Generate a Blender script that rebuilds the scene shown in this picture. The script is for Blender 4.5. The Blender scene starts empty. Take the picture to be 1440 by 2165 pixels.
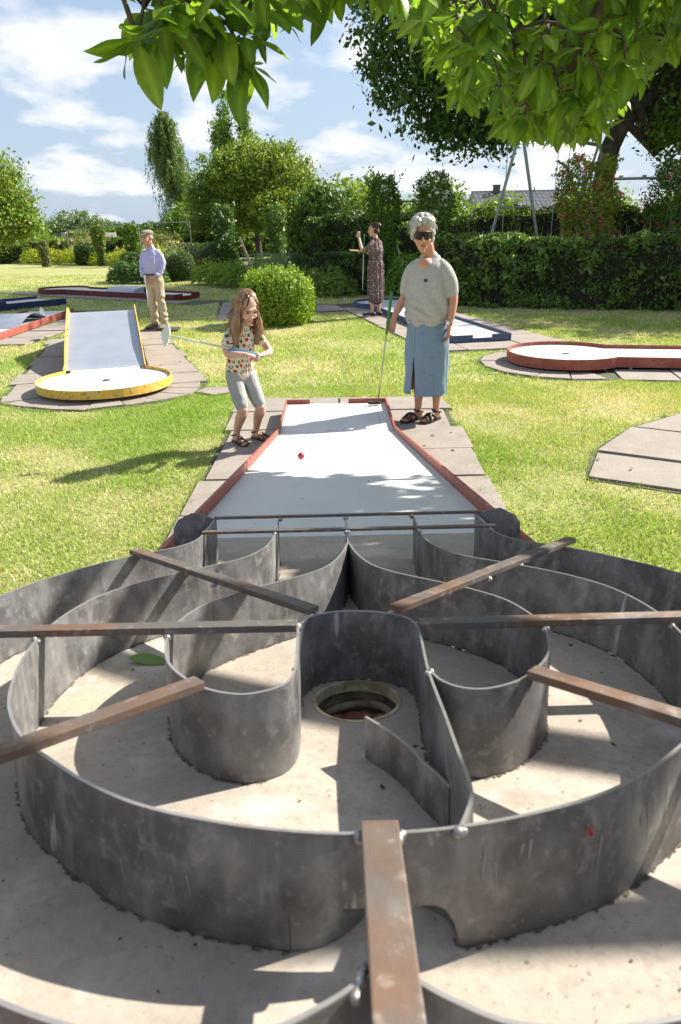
import bpy, bmesh, math, random
import numpy as np
from mathutils import Vector, Matrix, noise

random.seed(7); rng = np.random.default_rng(11)
S = bpy.context.scene
R = math.radians

# ---------------------------------------------------------------- camera, world, sun, exposure
cam_d = bpy.data.cameras.new('camera'); cam = bpy.data.objects.new('camera', cam_d)
S.collection.objects.link(cam); S.camera = cam
cam_d.sensor_fit = 'VERTICAL'; cam_d.sensor_height = 36.0; cam_d.lens = 36.0*1443/2165
cam_d.clip_start = 0.02; cam_d.clip_end = 3000
PITCH, ROLL, YAW = R(22.50770), R(-1.01573), R(0.44152)
def cam_axes():
    cy, sy = math.cos(YAW), math.sin(YAW)
    fw = Vector((sy*math.cos(PITCH), cy*math.cos(PITCH), -math.sin(PITCH)))
    rt = Vector((cy, -sy, 0)); up = rt.cross(fw)
    return fw, rt*math.cos(ROLL)+up*math.sin(ROLL), -rt*math.sin(ROLL)+up*math.cos(ROLL)
FW, RT, UP = cam_axes()
m = Matrix((RT, UP, -FW)).transposed().to_4x4(); m.translation = (0, 0, 1.6)
cam.matrix_world = m
cam_d.dof.use_dof = True; cam_d.dof.focus_distance = 3.2; cam_d.dof.aperture_fstop = 10

SUN_EL, SUN_AZ = R(38.5), R(61)
W = bpy.data.worlds.new('World'); S.world = W; W.use_nodes = True
nt = W.node_tree; nt.nodes.clear()
def N(t, kind, **kw):
    n = t.nodes.new(kind)
    for k, v in kw.items():
        if k == 'inp':
            for a, b in v.items(): n.inputs[a].default_value = b
        else: setattr(n, k, v)
    return n
out = N(nt, 'ShaderNodeOutputWorld'); bg = N(nt, 'ShaderNodeBackground', inp={'Strength': 0.074})
sky = N(nt, 'ShaderNodeTexSky', sky_type='NISHITA', sun_disc=False, sun_elevation=SUN_EL, sun_rotation=SUN_AZ,
        air_density=1.0, dust_density=1.2, ozone_density=2.0)
tc = N(nt, 'ShaderNodeTexCoord'); sep = N(nt, 'ShaderNodeSeparateXYZ'); nt.links.new(tc.outputs['Generated'], sep.inputs[0])
# cloud deck: direction projected on a flat layer
zc = N(nt, 'ShaderNodeMath', operation='MAXIMUM', inp={1: 0.0}); nt.links.new(sep.outputs['Z'], zc.inputs[0])
za = N(nt, 'ShaderNodeMath', operation='ADD', inp={1: 0.26}); nt.links.new(zc.outputs[0], za.inputs[0])
dx = N(nt, 'ShaderNodeMath', operation='DIVIDE'); dy = N(nt, 'ShaderNodeMath', operation='DIVIDE')
nt.links.new(sep.outputs['X'], dx.inputs[0]); nt.links.new(za.outputs[0], dx.inputs[1])
nt.links.new(sep.outputs['Y'], dy.inputs[0]); nt.links.new(za.outputs[0], dy.inputs[1])
cmb = N(nt, 'ShaderNodeCombineXYZ', inp={'Z': 4.3}); nt.links.new(dx.outputs[0], cmb.inputs['X']); nt.links.new(dy.outputs[0], cmb.inputs['Y'])
n1 = N(nt, 'ShaderNodeTexNoise', inp={'Scale': 3.4, 'Detail': 9.0, 'Roughness': 0.50, 'Distortion': 0.1}); nt.links.new(cmb.outputs[0], n1.inputs['Vector'])
r1 = N(nt, 'ShaderNodeValToRGB'); nt.links.new(n1.outputs['Fac'], r1.inputs[0])
r1.color_ramp.elements[0].position = 0.475; r1.color_ramp.elements[0].color = (0, 0, 0, 1)
r1.color_ramp.elements[1].position = 0.60; r1.color_ramp.elements[1].color = (1, 1, 1, 1)
n2 = N(nt, 'ShaderNodeTexNoise', inp={'Scale': 4.0, 'Detail': 6.0}); nt.links.new(cmb.outputs[0], n2.inputs['Vector'])
r2 = N(nt, 'ShaderNodeValToRGB'); nt.links.new(n2.outputs['Fac'], r2.inputs[0])
r2.color_ramp.elements[0].color = (5.0, 5.2, 5.6, 1); r2.color_ramp.elements[1].color = (7.0, 7.0, 7.0, 1)
# thin white veil towards the horizon
rv = N(nt, 'ShaderNodeMapRange', inp={1: 0.0, 2: 0.50, 3: 0.88, 4: 0.15}); nt.links.new(sep.outputs['Z'], rv.inputs[0])
mv = N(nt, 'ShaderNodeMixRGB', inp={'Color2': (3.1, 3.8, 4.8, 1)}); nt.links.new(rv.outputs[0], mv.inputs[0]); nt.links.new(sky.outputs[0], mv.inputs[1])
mc = N(nt, 'ShaderNodeMixRGB'); mf = N(nt, 'ShaderNodeMath', operation='MULTIPLY', inp={1: 0.88})
nt.links.new(r1.outputs[0], mf.inputs[0]); nt.links.new(mf.outputs[0], mc.inputs[0])
nt.links.new(mv.outputs[0], mc.inputs[1]); nt.links.new(r2.outputs[0], mc.inputs[2])
nt.links.new(mc.outputs[0], bg.inputs[0]); nt.links.new(bg.outputs[0], out.inputs[0])

sd = bpy.data.lights.new('sun', 'SUN'); sd.energy = 5.0; sd.angle = R(0.53); sd.color = (1.0, 0.93, 0.82)
so = bpy.data.objects.new('sun', sd); S.collection.objects.link(so)
sdir = Vector((math.sin(SUN_AZ)*math.cos(SUN_EL), math.cos(SUN_AZ)*math.cos(SUN_EL), math.sin(SUN_EL)))
so.rotation_euler = sdir.to_track_quat('Z', 'Y').to_euler(); so.location = (30, 20, 30)
vs = S.view_settings; vs.view_transform = 'Standard'; vs.look = 'None'; vs.exposure = 1.25; vs.gamma = 1; vs.use_curve_mapping = False

# ---------------------------------------------------------------- helpers
OFF = {}     # world offset of each root whose parts are modelled in world coordinates
def link(o): S.collection.objects.link(o); return o
def tag(o, label=None, cat=None, group=None, kind=None):
    if label: o['label'] = label
    if cat: o['category'] = cat
    if group: o['group'] = group
    if kind: o['kind'] = kind
    return o
def thing(name, label, cat, loc=(0, 0, 0), rz=0, group=None, world=False):
    o = link(bpy.data.objects.new(name, None)); o.location = loc; o.rotation_euler = (0, 0, rz); o.empty_display_size = .2
    tag(o, label, cat, group)
    if world: OFF[o.name] = Vector(loc)
    return o
def mesh_obj(name, verts, faces, mat, parent=None, smooth=False, kind=None, off=None):
    me = bpy.data.meshes.new(name)
    o_ = Vector((0, 0, 0))
    if parent is not None and parent.name in OFF: o_ = OFF[parent.name]
    if off is not None: o_ = Vector(off)
    me.from_pydata([(v[0]-o_[0], v[1]-o_[1], v[2]-o_[2]) for v in verts], [], faces)
    me.update()
    if smooth: me.shade_smooth()
    if mat: me.materials.append(mat)
    o = link(bpy.data.objects.new(name, me))
    if parent is not None:
        o.parent = parent
        if parent.name in OFF: OFF[o.name] = OFF[parent.name]
    elif off is not None: o.location = off
    if kind: o['kind'] = kind
    return o
def fast_mesh(name, V, F, mat, parent=None, kind=None, tint=None, smooth=False):
    """V (n,3) float, F (m,k) int; tint (n,3)"""
    me = bpy.data.meshes.new(name); n, (m_, k) = len(V), F.shape
    if parent is not None and parent.name in OFF: V = V-np.array(OFF[parent.name])[None]
    me.vertices.add(n); me.vertices.foreach_set('co', np.ascontiguousarray(V, dtype=np.float32).ravel())
    me.loops.add(m_*k); me.loops.foreach_set('vertex_index', F.astype(np.int32).ravel())
    me.polygons.add(m_); me.polygons.foreach_set('loop_start', np.arange(0, m_*k, k, dtype=np.int32))
    me.update(calc_edges=True)
    if tint is not None:
        at = me.color_attributes.new('tint', 'FLOAT_COLOR', 'POINT')
        at.data.foreach_set('color', np.concatenate([tint, np.ones((n, 1))], 1).astype(np.float32).ravel())
    if smooth: me.shade_smooth()
    me.materials.append(mat)
    o = link(bpy.data.objects.new(name, me))
    if parent is not None: o.parent = parent
    if kind: o['kind'] = kind
    return o
def crom(pts, sub=4, closed=False):
    P = [Vector(p) for p in pts]; n = len(P); res = []
    rngi = range(n) if closed else range(n-1)
    for i in rngi:
        p0 = P[(i-1) % n] if (closed or i > 0) else P[0]*2-P[1]
        p1 = P[i]; p2 = P[(i+1) % n]
        p3 = P[(i+2) % n] if (closed or i+2 < n) else P[-1]*2-P[-2]
        for j in range(sub):
            t = j/sub
            res.append(0.5*((2*p1)+(p2-p0)*t+(2*p0-5*p1+4*p2-p3)*t*t+(3*p1-p0-3*p2+p3)*t**3))
    if not closed: res.append(P[-1])
    return res
class MB:
    def __init__(s): s.v = []; s.f = []
    def add(s, v, f):
        b = len(s.v); s.v += [tuple(x) for x in v]; s.f += [tuple(i+b for i in q) for q in f]; return s
    def box(s, c, d, M=None):
        x, y, z = d[0]/2, d[1]/2, d[2]/2
        v = [Vector((a*x, b*y, e*z)) for a, b, e in ((-1,-1,-1),(1,-1,-1),(1,1,-1),(-1,1,-1),(-1,-1,1),(1,-1,1),(1,1,1),(-1,1,1))]
        if M is not None: v = [M @ q for q in v]
        c = Vector(c)
        return s.add([c+q for q in v], [(0,3,2,1),(4,5,6,7),(0,1,5,4),(1,2,6,5),(2,3,7,6),(3,0,4,7)])
    def bar(s, a, b, w, h, up=(0, 0, 1)):
        a, b = Vector(a), Vector(b); t = (b-a).normalized(); sd_ = t.cross(Vector(up)).normalized(); u = sd_.cross(t)
        v = [p+sd_*i*w/2+u*j*h/2 for p in (a, b) for i, j in ((-1,-1),(1,-1),(1,1),(-1,1))]
        return s.add(v, [(3,2,1,0),(4,5,6,7),(0,1,5,4),(1,2,6,5),(2,3,7,6),(3,0,4,7)])
    def tube(s, pts, r, n=8, caps=True, flat=1.0, side=None):
        P = [Vector(p) for p in pts]; m_ = len(P)
        rr = r if hasattr(r, '__len__') else [r]*m_
        b = len(s.v); ref = Vector(side) if side is not None else None
        for i, p in enumerate(P):
            t = (P[min(i+1, m_-1)]-P[max(i-1, 0)])
            if t.length < 1e-9: t = Vector((0, 0, 1))
            t.normalize()
            if ref is None: ref = t.orthogonal()
            ref = (ref-t*t.dot(ref))
            if ref.length < 1e-6: ref = t.orthogonal()
            ref.normalize(); w = t.cross(ref)
            for k in range(n):
                a = 2*math.pi*k/n; s.v.append(tuple(p+ref*math.cos(a)*rr[i]+w*math.sin(a)*rr[i]*flat))
        for i in range(m_-1):
            for k in range(n):
                k2 = (k+1) % n; s.f.append((b+i*n+k, b+i*n+k2, b+(i+1)*n+k2, b+(i+1)*n+k))
        if caps:
            s.f.append(tuple(b+k for k in reversed(range(n)))); s.f.append(tuple(b+(m_-1)*n+k for k in range(n)))
        return s
    def sphere(s, c, r, n=8, m_=6, sc=(1, 1, 1)):
        c = Vector(c); b = len(s.v); s.v.append(tuple(c+Vector((0, 0, r*sc[2]))))
        for i in range(1, m_):
            ph = math.pi*i/m_
            for k in range(n):
                a = 2*math.pi*k/n
                s.v.append(tuple(c+Vector((r*sc[0]*math.sin(ph)*math.cos(a), r*sc[1]*math.sin(ph)*math.sin(a), r*sc[2]*math.cos(ph)))))
        s.v.append(tuple(c-Vector((0, 0, r*sc[2])))); e = len(s.v)-1
        for k in range(n): s.f.append((b, b+1+k, b+1+(k+1) % n)); s.f.append((e, e-n+(k+1) % n, e-n+k))
        for i in range(m_-2):
            for k in range(n):
                k2 = (k+1) % n; q = b+1+i*n; s.f.append((q+k, q+n+k, q+n+k2, q+k2))
        return s
    def prism(s, poly, z0, z1, fn=None):
        """poly (x,y) counter-clockwise, extruded z0..z1; fn maps (x,y,z)"""
        n = len(poly); v = [(p[0], p[1], z0) for p in poly]+[(p[0], p[1], z1) for p in poly]
        if fn: v = [fn(*q) for q in v]
        return s.add(v, [tuple(reversed(range(n))), tuple(range(n, 2*n))]+[(i, (i+1) % n, n+(i+1) % n, n+i) for i in range(n)])
    def wall(s, path, th, h0, h1, fn, closed=False):
        """thin upright sheet along a 2-D path; h0/h1 scalars or per-vertex lists; fn maps (x,y,h)"""
        P = [Vector((p[0], p[1], 0)) for p in path]; n = len(P); b = len(s.v)
        H0 = h0 if hasattr(h0, '__len__') else [h0]*n; H1 = h1 if hasattr(h1, '__len__') else [h1]*n
        for i, p in enumerate(P):
            if closed: t = P[(i+1) % n]-P[(i-1) % n]
            else: t = P[min(i+1, n-1)]-P[max(i-1, 0)]
            t.normalize(); nn = Vector((t.y, -t.x, 0))*th/2
            for q, h in ((p-nn, H0[i]), (p+nn, H0[i]), (p+nn, H1[i]), (p-nn, H1[i])): s.v.append(tuple(fn(q.x, q.y, h)))
        for i in range(n if closed else n-1):
            j = (i+1) % n
            for k in range(4):
                k2 = (k+1) % 4; s.f.append((b+i*4+k, b+i*4+k2, b+j*4+k2, b+j*4+k))
        if not closed: s.f.append((b+3, b+2, b+1, b)); s.f.append((b+(n-1)*4, b+(n-1)*4+1, b+(n-1)*4+2, b+(n-1)*4+3))
        return s
    def build(s, name, mat, parent=None, smooth=False, kind=None, bevel=0, off=None):
        o = mesh_obj(name, s.v, s.f, mat, parent, smooth, kind, off)
        if bevel:
            bm = bmesh.new(); bm.from_mesh(o.data); bmesh.ops.remove_doubles(bm, verts=bm.verts, dist=1e-5)
            ed = [e for e in bm.edges if len(e.link_faces) == 2 and e.calc_face_angle(0) > .6]
            bmesh.ops.bevel(bm, geom=ed, offset=bevel, segments=2, affect='EDGES', profile=.6)
            bm.to_mesh(o.data); bm.free()
        return o
ident = lambda x, y, z: (x, y, z)
def copy_of(o, name=None, loc=None, parent=None):
    c = o.copy(); link(c)
    if parent is not None: c.parent = parent
    if loc is not None: c.location = loc
    return c

# ---------------------------------------------------------------- materials
def mat(name, base=(.5, .5, .5), rough=.6, metal=0, layers=(), bump=None, spec=.5, tint=False, trans=0.0, coord='Object', coat=0, rough_var=None):
    """layers: (kind, scale, detail, lo, hi, colour, amount[, (sx,sy,sz)]) mixed one after another"""
    M = bpy.data.materials.new(name); M.use_nodes = True; t = M.node_tree; t.nodes.clear()
    o = N(t, 'ShaderNodeOutputMaterial'); p = N(t, 'ShaderNodeBsdfPrincipled')
    p.inputs['Roughness'].default_value = rough; p.inputs['Metallic'].default_value = metal
    p.inputs['Specular IOR Level'].default_value = spec; p.inputs['Coat Weight'].default_value = coat
    c = N(t, 'ShaderNodeTexCoord'); cur = None
    rgb = N(t, 'ShaderNodeRGB'); rgb.outputs[0].default_value = (*base, 1); cur = rgb.outputs[0]
    for L in layers:
        kind, sc, det, lo, hi, col, amt = L[:7]; st = L[7] if len(L) > 7 else (1, 1, 1)
        mp = N(t, 'ShaderNodeMapping'); mp.inputs['Scale'].default_value = st; t.links.new(c.outputs[coord], mp.inputs[0])
        if kind == 'noise':
            x = N(t, 'ShaderNodeTexNoise', inp={'Scale': sc, 'Detail': det, 'Roughness': .6}); f = x.outputs['Fac']
        elif kind == 'vor':
            x = N(t, 'ShaderNodeTexVoronoi', inp={'Scale': sc}); f = x.outputs['Distance']
        t.links.new(mp.outputs[0], x.inputs['Vector'])
        mr = N(t, 'ShaderNodeMapRange', inp={1: lo, 2: hi, 3: 0.0, 4: amt}); t.links.new(f, mr.inputs[0])
        mx = N(t, 'ShaderNodeMixRGB', inp={'Color2': (*col, 1)}); t.links.new(mr.outputs[0], mx.inputs[0]); t.links.new(cur, mx.inputs[1]); cur = mx.outputs[0]
    if tint:
        a = N(t, 'ShaderNodeVertexColor', layer_name='tint'); mx = N(t, 'ShaderNodeMixRGB', blend_type='MULTIPLY', inp={0: 1.0})
        t.links.new(cur, mx.inputs[1]); t.links.new(a.outputs[0], mx.inputs[2]); cur = mx.outputs[0]
    t.links.new(cur, p.inputs['Base Color'])
    if rough_var:
        x = N(t, 'ShaderNodeTexNoise', inp={'Scale': rough_var[0], 'Detail': 5.0}); t.links.new(c.outputs[coord], x.inputs['Vector'])
        mr = N(t, 'ShaderNodeMapRange', inp={1: .3, 2: .7, 3: rough_var[1], 4: rough_var[2]}); t.links.new(x.outputs['Fac'], mr.inputs[0]); t.links.new(mr.outputs[0], p.inputs['Roughness'])
    if bump:
        x = N(t, 'ShaderNodeTexNoise', inp={'Scale': bump[0], 'Detail': 8.0, 'Roughness': .65}); t.links.new(c.outputs[coord], x.inputs['Vector'])
        b = N(t, 'ShaderNodeBump', inp={'Strength': bump[1], 'Distance': bump[2] if len(bump) > 2 else .01}); t.links.new(x.outputs['Fac'], b.inputs['Height']); t.links.new(b.outputs[0], p.inputs['Normal'])
    if trans:
        tr = N(t, 'ShaderNodeBsdfTranslucent'); g = N(t, 'ShaderNodeMixRGB', blend_type='MULTIPLY', inp={0: 1.0, 'Color2': (1.25, 1.3, .55, 1)})
        t.links.new(cur, g.inputs[1]); t.links.new(g.outputs[0], tr.inputs[0]); ms = N(t, 'ShaderNodeMixShader', inp={0: trans})
        t.links.new(p.outputs[0], ms.inputs[1]); t.links.new(tr.outputs[0], ms.inputs[2]); t.links.new(ms.outputs[0], o.inputs[0])
    else: t.links.new(p.outputs[0], o.inputs[0])
    return M
M = {}
M['grass_soil'] = mat('lawn', (.31, .34, .13), .9, layers=[('noise', .55, 6, .4, .62, (.42, .41, .20), .7), ('noise', 3.2, 8, .45, .7, (.48, .43, .24), .6), ('noise', 38, 5, .46, .62, (.13, .18, .035), .7), ('noise', 14, 6, .5, .7, (.26, .31, .08), .6)], bump=(55, .7, .03), spec=.15, coord='Object')
M['blade'] = mat('grass_blade', (.355, .42, .145), .55, tint=True, trans=.32, spec=.25)
M['slab'] = mat('paving_concrete', (.37, .325, .285), .88, layers=[('noise', 5, 7, .38, .66, (.26, .22, .185), .8), ('noise', 42, 8, .50, .66, (.20, .175, .15), .6), ('noise', 85, 3, .60, .70, (.07, .06, .05), .7), ('noise', 1.7, 4, .5, .7, (.36, .33, .26), .5), ('vor', 95, 0, .0, .22, (.17, .15, .13), .45)], bump=(90, .4, .004), coord='Object')
M['joint'] = mat('joint_soil', (.07, .06, .04), .95, layers=[('noise', 12, 5, .4, .6, (.06, .09, .02), .7)], bump=(40, .6, .01))
M['bed'] = mat('lane_board', (.60, .60, .585), .55, layers=[('noise', 2.5, 8, .42, .7, (.50, .50, .48), .5), ('noise', 110, 3, .62, .72, (.25, .24, .22), .7), ('noise', 9, 5, .55, .8, (.45, .45, .43), .5, (1, .25, 1))], spec=.35)
M['bed_old'] = mat('weathered_board', (.41, .36, .30), .72, layers=[('noise', 3.5, 9, .38, .66, (.30, .265, .225), .85), ('noise', 95, 6, .50, .64, (.27, .245, .215), .55), ('noise', 11, 8, .52, .68, (.25, .225, .18), .6), ('noise', 60, 8, .54, .70, (.25, .21, .17), .5), ('noise', 170, 3, .64, .72, (.12, .10, .085), .7), ('noise', 8, 6, .56, .72, (.34, .33, .22), .45), ('noise', 6, 4, .58, .7, (.62, .59, .54), .5)], bump=(160, .35, .0015), spec=.3)
M['galv'] = mat('weathered_galvanised_steel', (.212, .212, .214), .46, .35, layers=[('noise', 15, 9, .34, .60, (.095, .091, .092), .95), ('noise', 24, 9, .50, .66, (.30, .295, .288), .7, (1, 1, .25)), ('noise', 48, 8, .54, .70, (.34, .335, .325), .6), ('noise', 7, 5, .50, .70, (.15, .13, .12), .45), ('noise', 110, 5, .60, .74, (.38, .37, .36), .5), ('noise', 34, 3, .68, .74, (.50, .49, .48), .8, (1, 1, .15))], bump=(30, .15, .002), rough_var=(22, .38, .66))
M['bar'] = mat('rusted_steel_bar', (.125, .117, .108), .6, .45, layers=[('noise', 7, 7, .42, .62, (.19, .10, .055), .8), ('noise', 60, 5, .56, .7, (.34, .30, .26), .55), ('noise', 5, 5, .6, .75, (.45, .44, .43), .5)], bump=(60, .25, .002), rough_var=(30, .42, .75))
M['edge'] = mat('worn_steel_highlight', (.36, .35, .34), .35, .6, layers=[('noise', 60, 4, .45, .65, (.30, .28, .26), .7)])  # lighter steel: rim highlight put into the colour of the worn tops
M['weld'] = mat('weld_bead', (.42, .41, .39), .45, .8, layers=[('noise', 80, 4, .4, .6, (.2, .19, .18), .8)], bump=(120, .6, .003))
M['rust'] = mat('rusty_cup', (.19, .06, .03), .55, .3, layers=[('noise', 30, 6, .42, .62, (.42, .20, .12), .8), ('noise', 60, 5, .55, .7, (.05, .03, .025), .8)], bump=(70, .6, .004))
M['rim'] = mat('board_cut_edge', (.50, .44, .31), .8, layers=[('noise', 25, 6, .45, .6, (.22, .17, .07), .8)], bump=(80, .5, .003))
def railmat(n, c, chip, c2): return mat(n, c, .55, layers=[('noise', 6, 7, .40, .65, c2, .7), ('noise', 30, 8, .55, .64, chip, .9), ('noise', 130, 4, .60, .68, chip, .6)], bump=(60, .35, .003), spec=.4)
M['red'] = railmat('worn_red_rail_paint', (.30, .065, .045), (.12, .055, .045), (.40, .14, .105))
M['yellow'] = railmat('worn_yellow_rail_paint', (.66, .40, .05), (.20, .11, .05), (.62, .46, .16))
M['navy'] = railmat('navy_rail_paint', (.05, .075, .15), (.03, .03, .04), (.09, .12, .20))
M['blue'] = railmat('blue_rail_paint', (.010, .022, .075), (.03, .03, .04), (.015, .035, .11))
M['maroon'] = railmat('maroon_rail_paint', (.12, .016, .014), (.05, .02, .018), (.17, .03, .025))
M['dark'] = mat('dark_hollow', (.012, .011, .01), .9)
M['rampsteel'] = mat('brushed_ramp_steel', (.36, .40, .47), .42, .55, layers=[('noise', 3, 6, .4, .65, (.44, .47, .52), .7), ('noise', 60, 5, .5, .7, (.30, .33, .38), .4)], spec=.5)
M['pipe'] = mat('galvanised_pipe', (.33, .35, .34), .45, .7, layers=[('noise', 8, 5, .4, .65, (.22, .24, .23), .7)])
M['whitepaint'] = mat('white_paint', (.72, .72, .70), .5, layers=[('noise', 20, 4, .5, .7, (.55, .54, .5), .5)])
M['bark'] = mat('tree_bark', (.085, .068, .05), .9, layers=[('noise', 9, 7, .4, .6, (.045, .036, .028), .8, (1, 1, .25)), ('noise', 5, 4, .5, .7, (.14, .125, .09), .5)], bump=(22, .8, .03))
M['twig'] = mat('twig_bark', (.10, .065, .042), .85, layers=[('noise', 40, 4, .45, .6, (.05, .032, .022), .7)], bump=(80, .5, .004))
M['birchbark'] = mat('pale_birch_bark', (.34, .32, .28), .8, layers=[('noise', 5, 5, .5, .6, (.05, .045, .04), .85, (1, 1, 2.5))])
def leafmat(n, c, trans=.34, spec=.35, rough=.5): return mat(n, c, rough, tint=True, trans=trans, spec=spec)
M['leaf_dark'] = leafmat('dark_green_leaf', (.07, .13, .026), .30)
M['leaf_mid'] = leafmat('mid_green_leaf', (.15, .225, .04), .34)
M['leaf_lime'] = leafmat('yellow_green_leaf', (.24, .30, .045), .36)
M['leaf_pale'] = leafmat('grey_green_leaf', (.16, .205, .085), .34)
M['leaf_hedge'] = leafmat('hedge_leaf', (.105, .175, .036), .26)
M['leaf_box'] = leafmat('box_leaf', (.16, .27, .035), .30)
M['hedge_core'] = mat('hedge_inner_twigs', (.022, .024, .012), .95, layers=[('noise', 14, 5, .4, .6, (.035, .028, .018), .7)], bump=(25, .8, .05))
# ---------------------------------------------------------------- ground, paths
def inpoly(P, poly):
    x, y = P[:, 0], P[:, 1]; ins = np.zeros(len(P), bool); n = len(poly)
    for i in range(n):
        x1, y1 = poly[i]; x2, y2 = poly[(i+1) % n]
        c = ((y1 > y) != (y2 > y)) & (x < (x2-x1)*(y-y1)/(y2-y1+1e-12)+x1); ins ^= c
    return ins
NOGRASS = []
gv = []; gf = []
xs = [-900, -300, -120, -60]+list(range(-40, 41, 4))+[60, 120, 300, 900]; ys = [-60, -20]+list(range(-8, 61, 4))+[80, 120, 250, 500, 1200]
for j, y in enumerate(ys):
    for i, x in enumerate(xs): gv.append((x, y, 0))
for j in range(len(ys)-1):
    for i in range(len(xs)-1): a = j*len(xs)+i; gf.append((a, a+1, a+1+len(xs), a+len(xs)))
tag(mesh_obj('lawn', gv, gf, M['grass_soil']), kind='structure', label='sunny green lawn with dry yellowish patches')

def clip_noise(poly, amp, seed):
    r = random.Random(seed); res = []
    n = len(poly)
    for i in range(n):
        a, b = Vector(poly[i]), Vector(poly[(i+1) % n]); L = (b-a).length; k = max(1, int(L/.16)); res.append(tuple(a))
        for q in range(1, k):
            p = a.lerp(b, q/k); nn = Vector((b.y-a.y, a.x-b.x)).normalized(); res.append(tuple(p+nn*r.uniform(-amp, amp)))
    return res
def paving(name, label, outline, slabs):
    """outline polygon = soil bed (kept off the grass); slabs = list of quads"""
    NOGRASS.append(outline)
    b = MB().prism(outline, -.02, .006); root = b.build(name, M['joint']); tag(root, label, kind='structure')
    for i, q in enumerate(slabs):
        c = Vector((sum(p[0] for p in q)/len(q), sum(p[1] for p in q)/len(q)))
        s = .985; r = random.Random(i*7+len(slabs)); dz = r.uniform(-.003, .006); rot = r.uniform(-.01, .01); jx, jy = r.uniform(-.006, .006), r.uniform(-.006, .006)
        qq = []
        for p in q:
            d = Vector(p)-c; L = d.length; d = d*((L-.010)/L); d = Vector((d.x*math.cos(rot)-d.y*math.sin(rot), d.x*math.sin(rot)+d.y*math.cos(rot))); qq.append((c.x+d.x+jx, c.y+d.y+jy))
        mb = MB().prism(qq, -.02, .022+dz); mb.build('paving_slab', M['slab'], root, bevel=.004)
    return root
def strip(a0, a1, b0, b1, n, jit=0, seed=1):
    """quads between edge a0->a1 and edge b0->b1 (counter clockwise a then b)"""
    r = random.Random(seed); a0, a1, b0, b1 = map(Vector, (a0, a1, b0, b1)); res = []
    ts = [i/n for i in range(n+1)]
    for i in range(n):
        o = r.uniform(-jit, jit)
        p, q, s, t = a0.lerp(a1, ts[i]), a0.lerp(a1, ts[i+1]), b0.lerp(b1, ts[i+1]), b0.lerp(b1, ts[i])
        d = (s-q).normalized()*o
        res.append([tuple(p), tuple(t+d), tuple(s+d), tuple(q)])
    return res
# main lane: slabs each side and behind the tee
sl = strip((-.42, 1.3), (-.42, 6.30), (-.95, 1.3), (-.92, 6.30), 8, .04, 3)
sl = [[q[1], q[0], q[3], q[2]] for q in sl]
sr = strip((.50, 1.9), (.50, 6.30), (.93, 1.9), (1.08, 6.30), 7, .05, 5)
sb = [[(-.97, 6.31), (-.42, 6.31), (-.42, 6.85), (-.93, 6.88)], [(-.42, 6.31), (.05, 6.31), (.06, 6.87), (-.42, 6.85)], [(.05, 6.31), (.52, 6.31), (.52, 6.84), (.06, 6.87)], [(.52, 6.31), (1.12, 6.31), (1.08, 6.8), (.52, 6.84)]]
paving('main_path', 'concrete slab surround of the near white lane with the steel maze', [(-.94, 1.2), (-.42, 1.2), (-.42, 1.8), (.50, 1.8), (.92, 1.8), (1.08, 6.3), (1.04, 6.80), (.5, 6.86), (-.90, 6.88), (-.92, 6.3)], sl+sr+sb)
# stepping slabs
paving('side_path', 'small flat slab lying in the lawn left of the girl', [(-1.52, 7.28), (-1.25, 7.08), (-1.0, 7.25), (-1.14, 7.5), (-1.4, 7.5)], [[(-1.5, 7.28), (-1.25, 7.1), (-1.02, 7.25), (-1.15, 7.48), (-1.4, 7.48)]])
paving('right_path', 'broad concrete slabs at the right edge of the lawn', [(1.70, 4.34), (2.3, 3.98), (3.3, 3.4), (4.6, 4.0), (4.6, 6.3), (3.1, 6.0), (2.5, 5.58), (1.95, 4.95)],
       [[(1.72, 4.36), (2.30, 4.02), (2.62, 4.50), (1.98, 4.88)], [(2.32, 4.0), (2.95, 3.68), (3.22, 4.15), (2.64, 4.5)], [(1.99, 4.91), (2.63, 4.53), (3.05, 5.2), (2.50, 5.54)], [(2.65, 4.52), (3.24, 4.17), (3.7, 4.85), (3.07, 5.2)], [(2.53, 5.56), (3.07, 5.23), (3.6, 5.9), (3.12, 5.97)], [(3.09, 5.22), (3.72, 4.87), (4.3, 5.6), (3.66, 5.92)], [(2.97, 3.66), (3.5, 3.4), (3.9, 3.95), (3.25, 4.14)], [(3.26, 4.17), (3.92, 3.97), (4.4, 4.6), (3.73, 4.86)]])
# yellow lane surround
a15 = Vector((-.284, .959)); n15 = Vector((.959, .284)); cY = Vector((-2.49, 7.49))
def Y2(u, t): p = cY+n15*u+a15*t; return (p.x, p.y)
apron = []
for k in range(9):
    th0, th1 = R(180+k*20), R(180+(k+1)*20)
    f = lambda th, r: Y2(math.cos(th)*r, math.sin(th)*r*.86)
    apron.append([f(th0, .62), f(th0, 1.06+.05*math.sin(k*2)), f(th1, 1.06+.05*math.sin((k+1)*2)), f(th1, .62)])
lf = strip(Y2(-.5, 0), Y2(-.5, 4.4), Y2(-1.05, 0), Y2(-.88, 4.4), 7, .05, 8); lf = [[q[1], q[0], q[3], q[2]] for q in lf]
rt_ = strip(Y2(.5, 0), Y2(.5, 4.9), Y2(1.12, 0), Y2(.90, 4.9), 8, .04, 9)
ol = [Y2(math.cos(R(a))*1.10, math.sin(R(a))*1.10*.86) for a in range(180, 361, 20)]+[Y2(1.14, 0), Y2(1.10, .5), Y2(1.02, 2.0), Y2(.92, 4.95), Y2(-.90, 4.45), Y2(-1.06, 0)]
paving('yellow_lane_path', 'concrete slabs round the yellow railed ramp lane', ol, apron+lf+rt_)
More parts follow.
